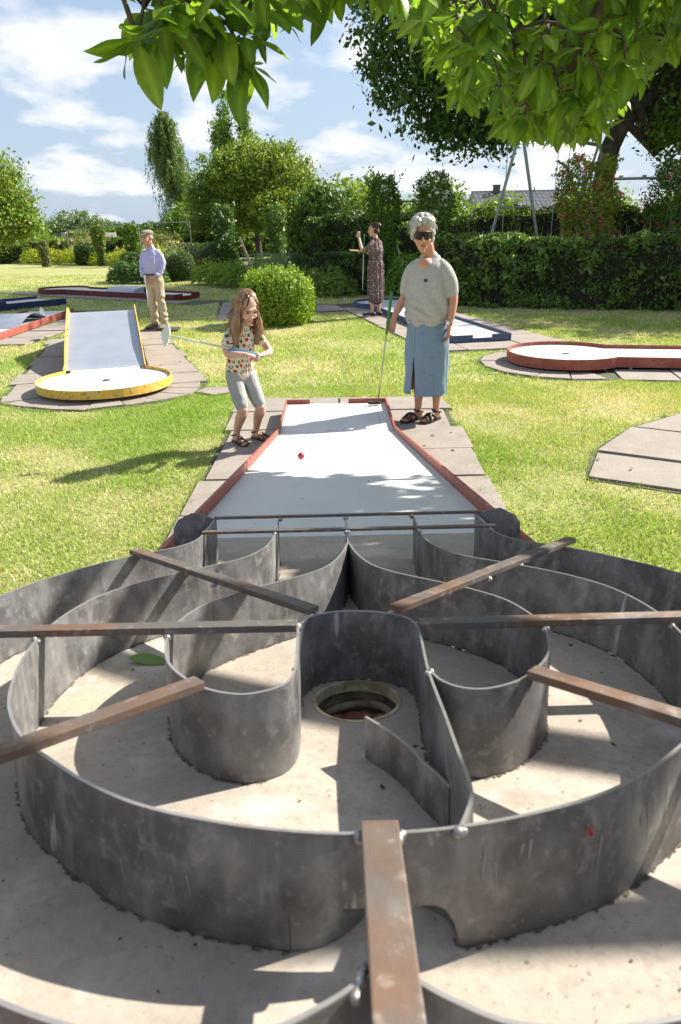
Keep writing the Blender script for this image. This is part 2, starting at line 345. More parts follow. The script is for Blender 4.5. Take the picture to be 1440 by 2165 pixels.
# red lane on the right
dR = Vector((.98, -.2)).normalized(); nR = Vector((-dR.y, dR.x)); cR = Vector((2.9, 8.56))
def R2(t, u): p = cR+dR*t+nR*u; return (p.x, p.y)
ap = []
for k in range(10):
    th0, th1 = R(70+k*22), R(70+(k+1)*22); f = lambda th, r: R2(math.cos(th)*r, math.sin(th)*r)
    ap.append([f(th0, .6), f(th0, 1.05), f(th1, 1.05), f(th1, .6)][::-1])
s1 = [[R2(.5+i*.62, -1.02), R2(.5+(i+1)*.62, -1.02), R2(.5+(i+1)*.62, -.4), R2(.5+i*.62, -.4)] for i in range(9)]
s2 = [[R2(.5+i*.62, .4), R2(.5+(i+1)*.62, .4), R2(.5+(i+1)*.62, .95), R2(.5+i*.62, .95)] for i in range(9)]
paving('red_lane_path', 'round dark concrete apron beneath the red railed lane on the right', [R2(math.cos(R(a))*1.08, math.sin(R(a))*1.08) for a in range(60, 301, 15)]+[R2(.8, -1.06), R2(6.2, -1.06), R2(6.2, .98), R2(.8, .98)], ap+s1+s2)
# navy lane
dN = Vector((-1.03, 5.32)).normalized(); nN = Vector((dN.y, -dN.x)); tN = Vector((2.22, 10.28))
def N2(t, u): p = tN+dN*t+nN*u; return (p.x, p.y)
s1 = [[N2(-.6+i*.6, -.98), N2(-.6+i*.6, -.46), N2(-.6+(i+1)*.6, -.46), N2(-.6+(i+1)*.6, -.98)] for i in range(10)]
s2 = [[N2(-.6+i*.6, .46), N2(-.6+i*.6, 1.2-.03*i), N2(-.6+(i+1)*.6, 1.17-.03*i), N2(-.6+(i+1)*.6, .46)] for i in range(10)]
s3 = [[N2(-.62, -.45), N2(-.62, .45), N2(-.03, .45), N2(-.03, -.45)]]
s4 = [[N2(4.9, -1.6), N2(4.9, -.98), N2(5.5, -.98), N2(5.5, -1.6)], [N2(5.5, -1.6), N2(5.5, -.98), N2(6.1, -.98), N2(6.1, -1.5)]]
paving('navy_lane_path', 'concrete slabs round the navy railed lane behind the woman', [N2(-.66, -1.02), N2(-.66, 1.24), N2(5.5, .95), N2(6.5, .5), N2(6.4, -1.5), N2(4.85, -1.65), N2(4.85, -1.0)], s1+s2+s3+s4)
# far surrounds
paving('small_red_lane_path', 'concrete slabs along the small red railed lane at the left', [(-5.4, 10.8), (-4.75, 11.0), (-4.5, 14.9), (-5.2, 16.0), (-6.5, 15.9), (-5.4, 15.2)], [[(-5.38, 10.9+i*.8), (-4.78+.03*i, 10.9+i*.8), (-4.76+.03*i, 11.65+i*.8), (-5.38, 11.65+i*.8)] for i in range(6)])
tM = Vector((-3.67, 18.2)); dM = Vector((-.825, .565)); nM = Vector((dM.y, -dM.x))
def M2(t, u): p = tM+dM*t+nM*u; return (p.x, p.y)
paving('maroon_lane_path', 'pale slabs along the far maroon railed lane', [M2(-1.2, -.98), M2(6.2, -.98), M2(6.2, -.35), M2(0, -.35), M2(-1.2, .5)], [[M2(-.6+i*.75, -.95), M2(-.6+i*.75, -.4), M2(.1+i*.75, -.4), M2(.1+i*.75, -.95)][::-1] for i in range(9)])
paving('mid_path', 'narrow slab path running into the lawn left of the round box bush', [(-2.22, 13.6), (-2.0, 13.6), (-2.45, 17.5), (-2.75, 17.5)], [[(-2.24+(-.09*i), 13.7+i*.85), (-2.02+(-.09*i), 13.7+i*.85), (-2.10+(-.09*i), 14.5+i*.85), (-2.32+(-.09*i), 14.5+i*.85)] for i in range(4)])

# distant land
def ridge(name, y, base, amp, x0, x1, m_, seed, label):
    v = []; f = []; n = 90
    for i in range(n+1):
        x = x0+(x1-x0)*i/n; h = base+amp*noise.noise(Vector((i*.13+seed, seed, 0)))+amp*.35*noise.noise(Vector((i*.9+seed, 3, 0)))
        v += [(x, y-30, -1), (x, y, h*.8), (x, y+40, h), (x, y+90, -1)]
    for i in range(n):
        for k in range(3): a = i*4+k; f.append((a, a+4, a+5, a+1))
    return tag(mesh_obj(name, v, f, m_, smooth=True), kind='structure', label=label)
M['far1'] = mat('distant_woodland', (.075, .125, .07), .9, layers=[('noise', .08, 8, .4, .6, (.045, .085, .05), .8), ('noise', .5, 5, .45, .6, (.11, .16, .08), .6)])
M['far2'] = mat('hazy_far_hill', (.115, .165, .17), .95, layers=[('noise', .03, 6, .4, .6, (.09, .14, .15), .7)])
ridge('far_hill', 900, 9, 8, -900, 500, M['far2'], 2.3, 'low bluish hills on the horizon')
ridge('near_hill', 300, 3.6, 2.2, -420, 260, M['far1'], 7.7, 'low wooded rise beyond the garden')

# ---------------------------------------------------------------- grass blades
def blades(name, x0, x1, y0, y1, n, h, w, seed, ymax_fn=None):
    r = np.random.default_rng(seed)
    P = np.stack([r.uniform(x0, x1, n), r.uniform(y0, y1, n)], 1)
    keep = np.ones(n, bool)
    # inside the view wedge with a margin
    keep &= np.abs(P[:, 0]) < (P[:, 1]*.58+1.2)
    WOB = np.array([(noise.noise(Vector((p[0]*3, p[1]*3, 9)))*.07, noise.noise(Vector((p[0]*3, p[1]*3, 19)))*.07) for p in P]) if n < 1e6 else 0
    for pl in NOGRASS:
        sh = P+r.normal(0, .03, P.shape)+WOB; keep &= ~inpoly(sh, pl)
    P = P[keep]; n = len(P)
    # patchiness: thinner in dry patches
    d = np.array([noise.noise(Vector((p[0]*.9, p[1]*.9, 3.1)))+.5*noise.noise(Vector((p[0]*3.1, p[1]*3.1, 1.7))) for p in P])
    k2 = r.uniform(0, 1, n) < np.clip(.78+d*.9, .22, 1); P = P[k2]; d = d[k2]; n = len(P)
    a = r.uniform(0, 2*np.pi, n); hh = h*r.uniform(.45, 1.35, n)*(1+.35*d); ww = w*r.uniform(.6, 1.4, n)
    lean = r.normal(0, .55, (n, 2))*hh[:, None]
    c, s_ = np.cos(a)*ww, np.sin(a)*ww; z = np.zeros(n)
    V = np.stack([np.stack([P[:, 0]-c, P[:, 1]-s_, z-.002], 1), np.stack([P[:, 0]+c, P[:, 1]+s_, z-.002], 1), np.stack([P[:, 0]+lean[:, 0], P[:, 1]+lean[:, 1], hh], 1)], 1).reshape(-1, 3)
    F = np.arange(3*n).reshape(-1, 3)
    g = np.clip(r.normal(1, .25, n), .4, 1.8); dry = (r.uniform(0, 1, n) < np.clip(.36-d*1.1, .08, .9))
    t = np.stack([g*np.where(dry, 1.75, 1.0), g*np.where(dry, 1.3, 1.05), g*np.where(dry, 2.4, .9)], 1)
    w_ = np.array([noise.noise(Vector((p[0]*.55, p[1]*.55, 7.7)))+.5*noise.noise(Vector((p[0]*2, p[1]*2, 2.7))) for p in P]); t = t*np.stack([1+.38*w_, 1+.14*w_, 1+.6*w_], 1)
    return fast_mesh(name, V, F, M['blade'], kind='stuff', tint=np.clip(np.repeat(t, 3, 0), .1, 4))
b1 = blades('grass', -4.2, 4.6, 2.6, 7.5, 520000, .023, .0030, 1); tag(b1, 'short mown grass of the lawn beside the near lane', 'grass')
b2 = blades('grass', -9, 8.5, 7.5, 14, 280000, .030, .0058, 2); tag(b2, 'mown grass round the yellow and red lanes', 'grass')
b3 = blades('grass', -18, 14, 14, 30, 130000, .038, .012, 3); tag(b3, 'grass of the farther lawn towards the hedges', 'grass')

def edge_tufts():
    r = np.random.default_rng(5); V = []; T = []
    for pl in NOGRASS[:5]:
        for i in range(len(pl)):
            a, b = np.array(pl[i]), np.array(pl[(i+1) % len(pl)]); L = np.linalg.norm(b-a); n_ = int(L/.05)
            for q in range(n_):
                if r.uniform() < .45: continue
                p = a+(b-a)*(q+r.uniform())/n_+r.normal(0, .03, 2)
                if p[1] < 2.5 or p[1] > 13 or abs(p[0]) > p[1]*.55+.6: continue
                h_ = r.uniform(.025, .06); s_ = r.uniform(.6, 1.1)
                for k in range(r.integers(8, 22)):
                    an = r.uniform(0, 6.28); w = .0028; o_ = r.normal(0, .018, 2); le = r.normal(0, .5, 2)*h_; hh = h_*r.uniform(.5, 1.1); x, y = p+o_
                    V += [(x-math.cos(an)*w, y-math.sin(an)*w, .0), (x+math.cos(an)*w, y+math.sin(an)*w, .0), (x+le[0], y+le[1], hh)]; T += [(s_*.75, s_*.95, s_*.7)]*3
    V = np.array(V); return fast_mesh('edge_grass', V, np.arange(len(V)).reshape(-1, 3), M['blade'], kind='stuff', tint=np.array(T))
tag(edge_tufts(), 'longer darker grass tufts creeping over the edges of the slabs', 'grass')

# ---------------------------------------------------------------- main lane
X0, YK, ZF, TH, HC = .0246, 5.2357, .1172, R(11.04272), -4.532
cT, sT = math.cos(TH), math.sin(TH)
def PL(u, v, h):                       # maze plane: u across, v along the slope from the hole (away), h above the board
    s = v+HC
    if s <= 0: return (X0+u, YK+s*cT+h*sT, ZF-s*sT+h*cT)
    return (X0+u, YK+s, ZF+h)
LB = (X0, 3.5, 0)
lane = thing('minigolf_lane', 'white minigolf lane with worn red rails running up to the steel maze', 'minigolf lane', LB, world=True)
vK = -HC                               # v at the fold
# boards
def board(u0, u1, v0, v1, m_, name='lane_board'):
    MB().prism([(u0, v0), (u1, v0), (u1, v1), (u0, v1)], -.012, 0, PL).build(name, m_, lane)
board(-.449, .358, vK+.003, vK+.962, M['bed']); board(.361, .449, vK+.003, vK+.962, M['bed'])
board(-.449, .449, 2.62, vK-.002, M['bed']); board(-.449, .449, 1.003, 2.617, M['bed'])
# round end board, with the hole
hr = .061; nseg = 96; v = []; f = []
rings = [0, .25, .55, 1.0]
for k in range(nseg):
    th = 2*math.pi*k/nseg; cx, sy = math.cos(th), math.sin(th)
    Rm = .70
    if sy > 0:
        t = min(1.0/max(sy, 1e-6), .449/max(abs(cx), 1e-6))
        if t*sy > .53 : Rm = max(Rm if abs(cx)*Rm > .449 or sy*.7 < .53 else 0, t)
    for q in rings:
        rr = hr+(Rm-hr)*q; v.append(PL(cx*rr, sy*rr, 0))
    v.append(PL(cx*hr, sy*hr, -.016)); v.append(PL(cx*Rm, sy*Rm, -.012))
nr = len(rings)+2
for k in range(nseg):
    k2 = (k+1) % nseg
    for q in range(len(rings)-1): f.append((k*nr+q, k*nr+q+1, k2*nr+q+1, k2*nr+q))
    f.append((k*nr+3, k*nr+5, k2*nr+5, k2*nr+3))
rb = mesh_obj('round_board', v, f, M['bed_old'], lane)
# cut edge of the hole, cup and rusty collar
ang = [2*math.pi*k/40 for k in range(40)]
M['rim_dark'] = mat('grimy_ring', (.26, .22, .16), .85, layers=[('noise', 40, 6, .4, .62, (.10, .075, .05), .9)], bump=(90, .5, .003))
def ringwall(name, r0, r1, h0, h1, m_, par, c=(0, 0)):
    v = []; f = []
    for a in ang:
        for r_, h_ in ((r0, h0), (r1, h0), (r1, h1), (r0, h1)): v.append(PL(c[0]+r_*math.cos(a), c[1]+r_*math.sin(a), h_))
    for k in range(40):
        k2 = (k+1) % 40
        for q in range(4): q2 = (q+1) % 4; f.append((k*4+q, k2*4+q, k2*4+q2, k*4+q2))
    return mesh_obj(name, v, f, m_, par, smooth=False)
ringwall('hole_edge', .0575, .0625, -.014, .0012, M['rim'], lane)
cup = ringwall('hole_cup', .066, .069, -.075, -.013, M['rim_dark'], lane)
MB().prism([(.069*math.cos(a), .069*math.sin(a)) for a in ang], -.08, -.073, PL).build('cup_floor', M['dark'], cup)
pts = [PL(.002+.040*math.cos(a), -.006+.036*math.sin(a), -.044+.003*math.sin(3*a)) for a in ang+[0]]
MB().tube(pts, [.0115+.0022*math.sin(5*a)+.001*math.sin(11*a) for a in ang+[0]], 10, False).build('rusty_collar', M['rust'], cup, smooth=True)
pts = [PL(-.006+.055*math.cos(a), -.001+.054*math.sin(a), -.034+.008*math.cos(a)) for a in ang+[0]]
MB().tube(pts, .0062, 8, False).build('inner_ring', M['rim_dark'], cup, smooth=True)
# rails
jv = math.sqrt(.7**2-.45**2)
def rail(path, h0=-.065, h1=.040, th=.014, name='rail', m_=M['red']):
    P = []
    for i in range(len(path)-1):
        a, b = Vector(path[i]), Vector(path[i+1]); k = max(1, int((b-a).length/.4))
        for q in range(k): P.append(tuple(a.lerp(b, q/k)))
    P.append(path[-1]); MB().wall(P, th, h0, h1, PL).build(name, m_, lane, bevel=.002)
off = .4565
for sg in (-1, 1):
    rail([(sg*off, jv), (sg*off, 2.6)]); rail([(sg*off, 2.604), (sg*off, vK-.002)]); rail([(sg*off, vK+.002), (sg*off, vK+.962+.014)])
    arc = [(sg*.707*math.cos(a), .707*math.sin(a)) for a in np.linspace(math.asin(jv/.7), -math.pi/2, 40)]
    rail(arc)
rail([(-.449, vK+.969), (-.24, vK+.969)], h1=.040); rail([(.115, vK+.969), (.449, vK+.969)], h1=.040)
# supports
for vv in (.2, 1.2, 2.4, 3.6, 4.6, 5.4):
    for sg in (-1, 1):
        p = PL(sg*.38, vv, -.012); MB().bar((p[0], p[1], 0), (p[0], p[1], p[2]), .04, .04, up=(0, 1, 0)).build('support_leg', M['pipe'], lane)
for vv in (.2, 1.2, 2.4, 3.6, 4.6, 5.4):
    MB().bar(PL(-.44, vv, -.032), PL(.44, vv, -.032), .05, .036, up=(0, 0, 1)).build('cross_beam', M['pipe'], lane)
# worn dotted lettering on the board
mb = MB(); r = random.Random(4)
for row, (n_, v_) in enumerate(((30, .0), (26, -.04))):
    for i in range(n_):
        if r.random() < .28 and row == 0: continue
        u = -.255+.455*(i+.2*row)/n_
        for q in range(r.randint(1, 4)):
            uu, vv = u+r.uniform(-.006, .006), 3.72+v_+r.uniform(-.014, .014)-.09*(u+.25)*0
            d = r.uniform(.0018, .0042); mb.prism([(uu-d, vv-d), (uu+d, vv-d), (uu+d, vv+d), (uu-d, vv+d)], .0002, .0006, PL)
mb.build('worn_lettering', mat('faded_print', (.22, .22, .22), .7), lane)
# scratches and debris flecks
mb = MB()
for (u, v_, a, l) in ((-.04, 4.575, .1, .1), (.05, 4.60, .8, .05), (.2, 3.2, 1.2, .012), (-.1, 2.5, .4, .015), (.12, 2.0, .2, .012), (-.15, 1.6, .5, .012)):
    d = Vector((math.cos(a), math.sin(a)))*l/2; p = Vector((u, v_)); nn = Vector((-d.y, d.x)).normalized()*.0012
    mb.prism([tuple(p-d-nn), tuple(p+d-nn), tuple(p+d+nn), tuple(p-d+nn)], .0002, .0010, PL)
mb.build('scratch', M['dark'], lane, kind='stuff')

# ---------------------------------------------------------------- steel maze
mz = thing('steel_maze', 'dark galvanised steel spiral maze with radial bars on the round lane end', 'minigolf obstacle', PL(0, 0, 0), world=True)
H = .108; TK = .0036; E0 = .0015
A = [(0, .49), (.016, .39), (.040, .315), (.075, .265), (.125, .22), (.165, .185), (.20, .15), (.232, .105), (.25, .05), (.256, 0), (.250, -.05), (.233, -.105), (.203, -.15), (.173, -.178), (.137, -.193), (.110, -.188)]
AR = A+[(.092, -.170), (.0845, -.150)]; AL = [(-x, y) for x, y in A]+[(-.088, -.172), (-.0785, -.148), (-.0765, -.11), (-.079, -.022)]
HUB = [(-.079, -.020), (-.079, .015), (-.062, .047), (-.036, .064), (-.006, .068), (.023, .065), (.051, .054), (.073, .035), (.084, .007), (.085, -.03), (.083, -.08), (.0805, -.14), (.0815, -.20), (.083, -.25), (.084, -.32), (.085, -.36), (.083, -.385), (.076, -.405), (.067, -.4245)]
B = [(.165, .735), (.160, .57), (.166, .48), (.185, .415), (.216, .366), (.264, .324), (.30, .295), (.34, .258), (.375, .218), (.408, .165), (.427, .1), (.434, .03), (.432, -.013), (.423, -.076), (.407, -.139), (.385, -.199), (.358, -.246), (.327, -.285), (.29, -.318), (.251, -.35), (.205, -.38), (.165, -.398), (.125, -.411), (.09, -.420), (.0680, -.4240)]
C = [(.32, .755), (.32, .63), (.322, .55), (.338, .50), (.37, .46), (.42, .418), (.465, .37), (.51, .31), (.55, .24), (.58, .15), (.598, .05), (.60, -.05), (.587, -.15), (.556, -.25), (.51, -.335), (.45, -.41), (.38, -.475), (.3, -.528), (.2, -.574), (.13, -.590), (.07, -.588), (.035, -.572), (.012, -.555), (0, -.545)]
def wallc(path, name='maze_wall', h0=E0, h1=H, sub=5, th=TK, lab=None, gate=False):
    P = crom([(p[0], p[1], 0) for p in path], sub)
    if gate:
        P = [p for p in P if not (p.y < -.3 and abs(abs(p.x)-.0675) < .004)]; i = next(k for k, p in enumerate(P) if p.y < -.3 and abs(p.x) < .0675); s_ = 1 if P[i].x > 0 else -1
        P[i:i] = [Vector((s_*.0680, -.4241, 0)), Vector((s_*.0674, -.42415, 0))]; h0 = [E0 if (p.y > -.3 or abs(p.x) > .0677) else (.044 if p.x < .028 else .044*max(.05, 1-((p.x-.028)/.0405)**5)) for p in P]
    o = MB().wall([(p.x, p.y) for p in P], th, h0, h1, PL).build(name, M['galv'], mz, smooth=False)
    o.data.shade_smooth(); o.data.set_sharp_from_angle(angle=R(40)) if hasattr(o.data, 'set_sharp_from_angle') else None
    if lab: o['label'] = lab
    MB().wall([(p.x, p.y) for p in P], th*.9, h1+.0002, h1+.0011, PL).build('worn_rim_highlight', M['edge'], o)  # brighter strip painting the rim highlight along the worn wall top
    return o
wallc(AR); wallc(AL); wallc(HUB, 'hub_wall')
for sg in (1, -1):
    wallc([(sg*x, y) for x, y in B[:-1]]+[(sg*.0555, -.4262), (sg*.028, -.429), (sg*.001, -.430)], gate=True); wallc([(sg*x, y) for x, y in C])
    # lower guide curling into the gate
    wallc([(sg*x, y) for x, y in ((.0675, -.4240), (.050, -.4225), (.032, -.414), (.018, -.402), (.008, -.390))] if sg < 0 else [(x, y) for x, y in ((.0675, -.4240), (.0675, -.410), (.063, -.396), (.050, -.384), (.036, -.377))], 'gate_guide', h1=.044)
wallc([(0, .745), (0, .62), (0, .492)], 'centre_plate', sub=1)
wallc([(.006, -.147), (.031, -.181), (.049, -.213), (.061, -.245), (.0735, -.270), (.082, -.292)], 'ball_flap', h1=.053, lab='short low curved flap with a rust streak beside the hole')
# end plates closing the gap to the rails
for sg in (1, -1):
    poly = [(0, .002), (.100, .002), (.100, .088), (.088, .108), (.055, .124), (.028, .119), (0, .107)]
    v = []; ya = .752
    for dy in (0, .004):
        for du, hh in poly: v.append(PL(sg*(.322+du*1.02), ya+dy-du*.25*(1 if sg > 0 else .1), hh))
    n = len(poly); f = [tuple(range(n)), tuple(reversed(range(n, 2*n)))]+[(i, n+i, n+(i+1) % n, (i+1) % n) for i in range(n)]
    mesh_obj('end_plate', v, f, M['galv'], mz)
# dirt gathered along the feet of the walls, grit and leaf scraps on the board
M['dirt'] = mat('damp_dirt', (.085, .065, .045), .95, layers=[('noise', 90, 5, .42, .62, (.20, .165, .12), .8)], bump=(120, .6, .002))
dm = MB(); rd = random.Random(14)
for path, sgn in ((A, 1), (A, -1), (B, 1), (B, -1), (C, 1), (C, -1), (HUB, 1)):
    P = crom([(sgn*p[0], p[1], 0) for p in path], 7)
    for i in range(len(P)-1):
        if rd.random() < .22: continue
        t = P[i+1]-P[i]
        if t.length < 1e-6: continue
        t.normalize(); nn = Vector((-t.y, t.x, 0)); w0, w1, w2, w3 = [TK/2+max(0, rd.gauss(.0020, .0016)) for _ in range(4)]
        q = [P[i]-nn*w0, P[i+1]-nn*w1, P[i+1]+nn*w2, P[i]+nn*w3]; z = rd.uniform(.0004, .0011)
        dm.add([PL(p.x, p.y, z) for p in q], [(0, 1, 2, 3)])
dm.build('dirt_line', M['dirt'], mz, kind='stuff')
gm = MB()
for k in range(420):
    a, rr_ = rd.uniform(0, 6.28), .62*math.sqrt(rd.random()); x, y = rr_*math.cos(a), rr_*math.sin(a)
    if x*x+y*y < .0055: continue
    l = rd.uniform(.0006, .0022) if rd.random() < .93 else rd.uniform(.003, .006); b_ = rd.uniform(0, 3.14); d = Vector((math.cos(b_), math.sin(b_)))*l; n2_ = Vector((-d.y, d.x))*rd.uniform(.3, .8)
    gm.add([PL(x-d.x, y-d.y, .0008), PL(x+n2_.x, y+n2_.y, .0014+l*.2), PL(x+d.x, y+d.y, .0008), PL(x-n2_.x, y-n2_.y, .0011)], [(0, 1, 2, 3)])
for k in range(60):
    x, y = rd.uniform(-.44, .44), rd.uniform(.8, 5.2); l = rd.uniform(.001, .004); b_ = rd.uniform(0, 3.14); d = Vector((math.cos(b_), math.sin(b_)))*l; n2_ = Vector((-d.y, d.x))*.4
    gm.add([PL(x-d.x, y-d.y, .0012), PL(x+n2_.x, y+n2_.y, .002), PL(x+d.x, y+d.y, .0012), PL(x-n2_.x, y-n2_.y, .0015)], [(0, 1, 2, 3)])
gro = gm.build('grit', mat('dark_grit', (.07, .05, .035), .9), lane, kind='stuff')
# pale drip marks and scratches on the near face of the ring
mb = MB(); rs_ = random.Random(3); BP = crom([(x, y, 0) for x, y in B], 6); BP = [p for p in BP if p.y < -.02 and p.x > .075]
for k in range(26):
    i = rs_.randrange(len(BP)-1); sg = rs_.choice((-1, 1)); t = (BP[i+1]-BP[i]).normalized(); nn = Vector((-t.y, t.x, 0)); nn = nn if nn.y < 0 else -nn
    top = rs_.uniform(.05, .105); ln = rs_.uniform(.008, .05); w = rs_.uniform(.0006, .0022); q = BP[i]+nn*(TK/2+.0004); sl = rs_.uniform(-.004, .004)
    pts_ = [(q-t*w, top), (q+t*w, top), (q+t*(w*.5+sl), top-ln*.6), (q+t*(w*.2+sl), top-ln), (q-t*(w*.4-sl), top-ln*.6)]
    mb.add([PL(sg*p.x, p.y, hh) for p, hh in pts_], [tuple(range(5))])
mb.build('drip_mark', mat('pale_drip', (.255, .25, .245), .55), mz, kind='stuff')
# bars
def flatbar(a, b, w=.022, h=.010, z=H+.0005, name='support_bar'):
    a, b = Vector((a[0], a[1], 0)), Vector((b[0], b[1], 0)); t = (b-a).normalized(); n_ = Vector((-t.y, t.x, 0))*w/2
    q = [a-n_, b-n_, b+n_, a+n_]; mb = MB().prism([(p.x, p.y) for p in q], z, z+h, PL)
    n2 = n_*.82; q = [a-n_*.98, b-n_*.98, b-n2, a-n2] 
    o = mb.build(name, M['bar'], mz, bevel=.0012)
    return o
r2 = math.sqrt(.5)
flatbar((.060, .060), (.452, .450)); flatbar((-.060, .060), (-.428, .432)); flatbar((.086, -.004), (.66, .004), .024); flatbar((-.081, 0), (-.66, .002), .024)
flatbar((.196, -.163), (.47, -.43)); flatbar((-.182, -.172), (-.47, -.43)); flatbar((.004, -.4275), (.003, -.67), .0285)
flatbar((-.322, .748), (.334, .757), .014, .006, name='cross_bar'); flatbar((-.322, .592), (.334, .600), .018, .006, name='cross_bar')
# welds
mb = MB(); rr = random.Random(2)
for (x, y) in ((.233, .105+.11), (-.233, .215), (.305, .297), (-.30, .297), (.256, -.018), (-.256, -.016), (.434, -.014), (-.433, -.015), (.0805, -.147), (.203, -.155), (-.200, -.155), (.338, -.288), (-.338, -.288), (.067, -.4265), (.02, -.432), (-.012, -.432), (.004, -.552), (.16, .586), (-.16, .586), (0, .585), (.16, .742), (-.16, .742), (0, .738), (.318, .585), (.085, .012), (-.08, .012), (.055, .062), (-.055, .062)):
    for k in range(4): mb.sphere(PL(x+rr.uniform(-.003, .003), y+rr.uniform(-.003, .003), H-.001+rr.uniform(-.002, .001)), rr.uniform(.0028, .0052), 7, 5)
mb.build('weld_bead', M['weld'], mz, smooth=True, kind='stuff')
mb = MB()
P_ = [PL(-.013-.00045*k, -.549-.0016*k, H+.0012) for k in range(16)]; mb.tube(P_, [rr.uniform(.0016, .0040) for _ in P_], 7)
for k in range(60): mb.sphere(PL(.0150+rr.gauss(-.0012, .0012), -.470-.0009*k, H+.0062+rr.uniform(-.001, 0)), rr.uniform(.0010, .0022), 6, 4, (1, 1, .6))
mb.build('weld_bead', M['weld'], mz, smooth=True, kind='stuff')
# paint marks and grime flecks on the steel
M['redmark'] = mat('red_paint_mark', (.45, .03, .03), .6)
mb = MB()
for (u, v_) in ((.178, -.396), (.181, -.395), (.1755, -.397)):
    for k in range(4):
        hh = .082+rr.uniform(-.005, .006); uu = u+rr.uniform(-.003, .003); vv = v_-.0022+(uu-u)*.3
        d = rr.uniform(.0006, .0016); mb.add([PL(uu-d, vv-d*.3-.0004, hh-d), PL(uu+d, vv+d*.3-.0004, hh-d), PL(uu+d, vv+d*.3-.0004, hh+d), PL(uu-d, vv-d*.3-.0004, hh+d)], [(0, 1, 2, 3)])
mb.build('red_mark', M['redmark'], mz)
# lost ball etc.
bl = MB().sphere((0, 0, 0), .019, 20, 14); o = bl.build('golf_ball', mat('red_ball', (.42, .035, .04), .4, layers=[('noise', 40, 3, .45, .6, (.28, .02, .03), .6)]), smooth=True)
o.location = PL(-.205, 2.79, .021); tag(o, 'small red ball rolling on the white lane near the girl', 'ball')
def big_leaf(L, Wd, bend=.25, cup=.15, n=8):
    """leaf along +x, returns verts, faces (midrib folded)"""
    v = []; f = []
    for i in range(n+1):
        t = i/n; w = Wd/2*(math.sin(math.pi*min(1, t**.80))**.75)*(1 if t < .98 else .2); x = L*t; z = -bend*L*t*t
        wv = .035*Wd*math.sin(t*9)
        v += [(x, -w, z+cup*w+wv), (x, -w*.5, z+cup*w*.35), (x, 0, z), (x, w*.5, z+cup*w*.35), (x, w, z+cup*w-wv)]
    for i in range(n):
        for k in range(4): a = i*5+k; f.append((a, a+5, a+6, a+1))
    return v, f
v, f = big_leaf(.075, .022, .02, .4); fl = mesh_obj('fallen_leaf', v, f, mat('fallen_green_leaf', (.17, .28, .07), .5, trans=.2), smooth=True)
p = PL(-.366, .150, .008); fl.location = p; fl.rotation_euler = (R(14), R(4), R(-9)); tag(fl, 'long green leaf lying inside the left half of the steel maze', 'leaf')
# ---------------------------------------------------------------- other lanes
def outline_path(L, wd, r, n=30):
    """rail path from tee corner round the circle and back; local x across, y along; tee at y=0, circle centre at y=L"""
    j = math.sqrt(r*r-(wd/2)**2); a0 = math.asin(-j/r)
    arc = [(r*math.cos(a), L+r*math.sin(a)) for a in np.linspace(a0, math.pi-a0, n)]
    return [(wd/2, 0), (wd/2, L-j)], arc, [(-wd/2, L-j), (-wd/2, 0)]
def lane_simple(name, label, tee, d, L, zb, m_, circle=True, wd=.9, gate=True, leg_h=True, rail_h=.045, drop=.075, group='minigolf lanes'):
    ang = math.atan2(-d[0], d[1])
    root = thing(name, label, 'minigolf lane', (tee[0], tee[1], 0), ang, group)
    rt1, arc, lf1 = outline_path(L, wd, .7)
    F = lambda x, y, h: (x, y, zb+h)
    n = max(1, round(L/1.25)); yy = [L*i/n*(.9 if circle else 1) for i in range(n+1)]
    if circle: yy[-1] = L-.54
    for i in range(n): MB().prism([(-wd/2+.002, yy[i]+.003), (wd/2-.002, yy[i]+.003), (wd/2-.002, yy[i+1]-.003), (-wd/2+.002, yy[i+1]-.003)], -.012, 0, F).build('lane_board', M['bed'], root)
    if circle:
        v = []; f = []; k_ = 64
        for k in range(k_):
            a = 2*math.pi*k/k_; cx, sy = math.cos(a), math.sin(a); Rm = .695
            if sy < -.77: Rm = .54/abs(sy) if abs(cx/sy)*.54 < wd/2 else .695
            v += [F(.055*cx, L+.055*sy, 0), F(Rm*cx, L+Rm*sy, 0), F(.055*cx, L+.055*sy, -.012)]
        for k in range(k_):
            q = (k+1) % k_; f += [(k*3, k*3+1, q*3+1, q*3), (k*3, q*3, q*3+2, k*3+2)]
        rb_ = mesh_obj('round_board', v, f, M['bed'], root)
        MB().prism([(.06*math.cos(a), L+.06*math.sin(a)) for a in ang_], -.06, -.04, F).build('hole_cup', M['dark'], rb_)
    o = .006
    ex = lambda p: p
    MB().wall([(wd/2+o, 0), (wd/2+o, L-.54 if circle else L)], .012, -drop, rail_h, F).build('rail', m_, root, bevel=.002)
    MB().wall([(-wd/2-o, L-.54 if circle else L), (-wd/2-o, 0)], .012, -drop, rail_h, F).build('rail', m_, root, bevel=.002)
    if circle: MB().wall([(p[0]*(1+o/.7), L+(p[1]-L)*(1+o/.7)) for p in arc], .012, -drop, rail_h, F).build('round_rail', m_, root)
    else: MB().wall([(wd/2, L+o), (-wd/2, L+o)], .012, -drop, rail_h, F).build('rail', m_, root)
    if gate:
        MB().wall([(wd/2, -o), (wd/2-.3, -o)], .012, -drop, rail_h, F).build('tee_rail', m_, root); MB().wall([(-wd/2+.3, -o), (-wd/2, -o)], .012, -drop, rail_h, F).build('tee_rail', m_, root)
        MB().wall([(-wd/2+.3, -o), (wd/2-.3, -o)], .012, -drop, -.004, F).build('tee_sill', m_, root)
    y = .3
    while y < L+.3:
        for sx in (-1, 1): MB().box((sx*(wd/2-.03), y, (zb-.012)/2), (.03, .03, zb-.014)).build('support_leg', M['pipe'], root)
        y += .9
    return root, F
ang_ = [2*math.pi*k/32 for k in range(32)]
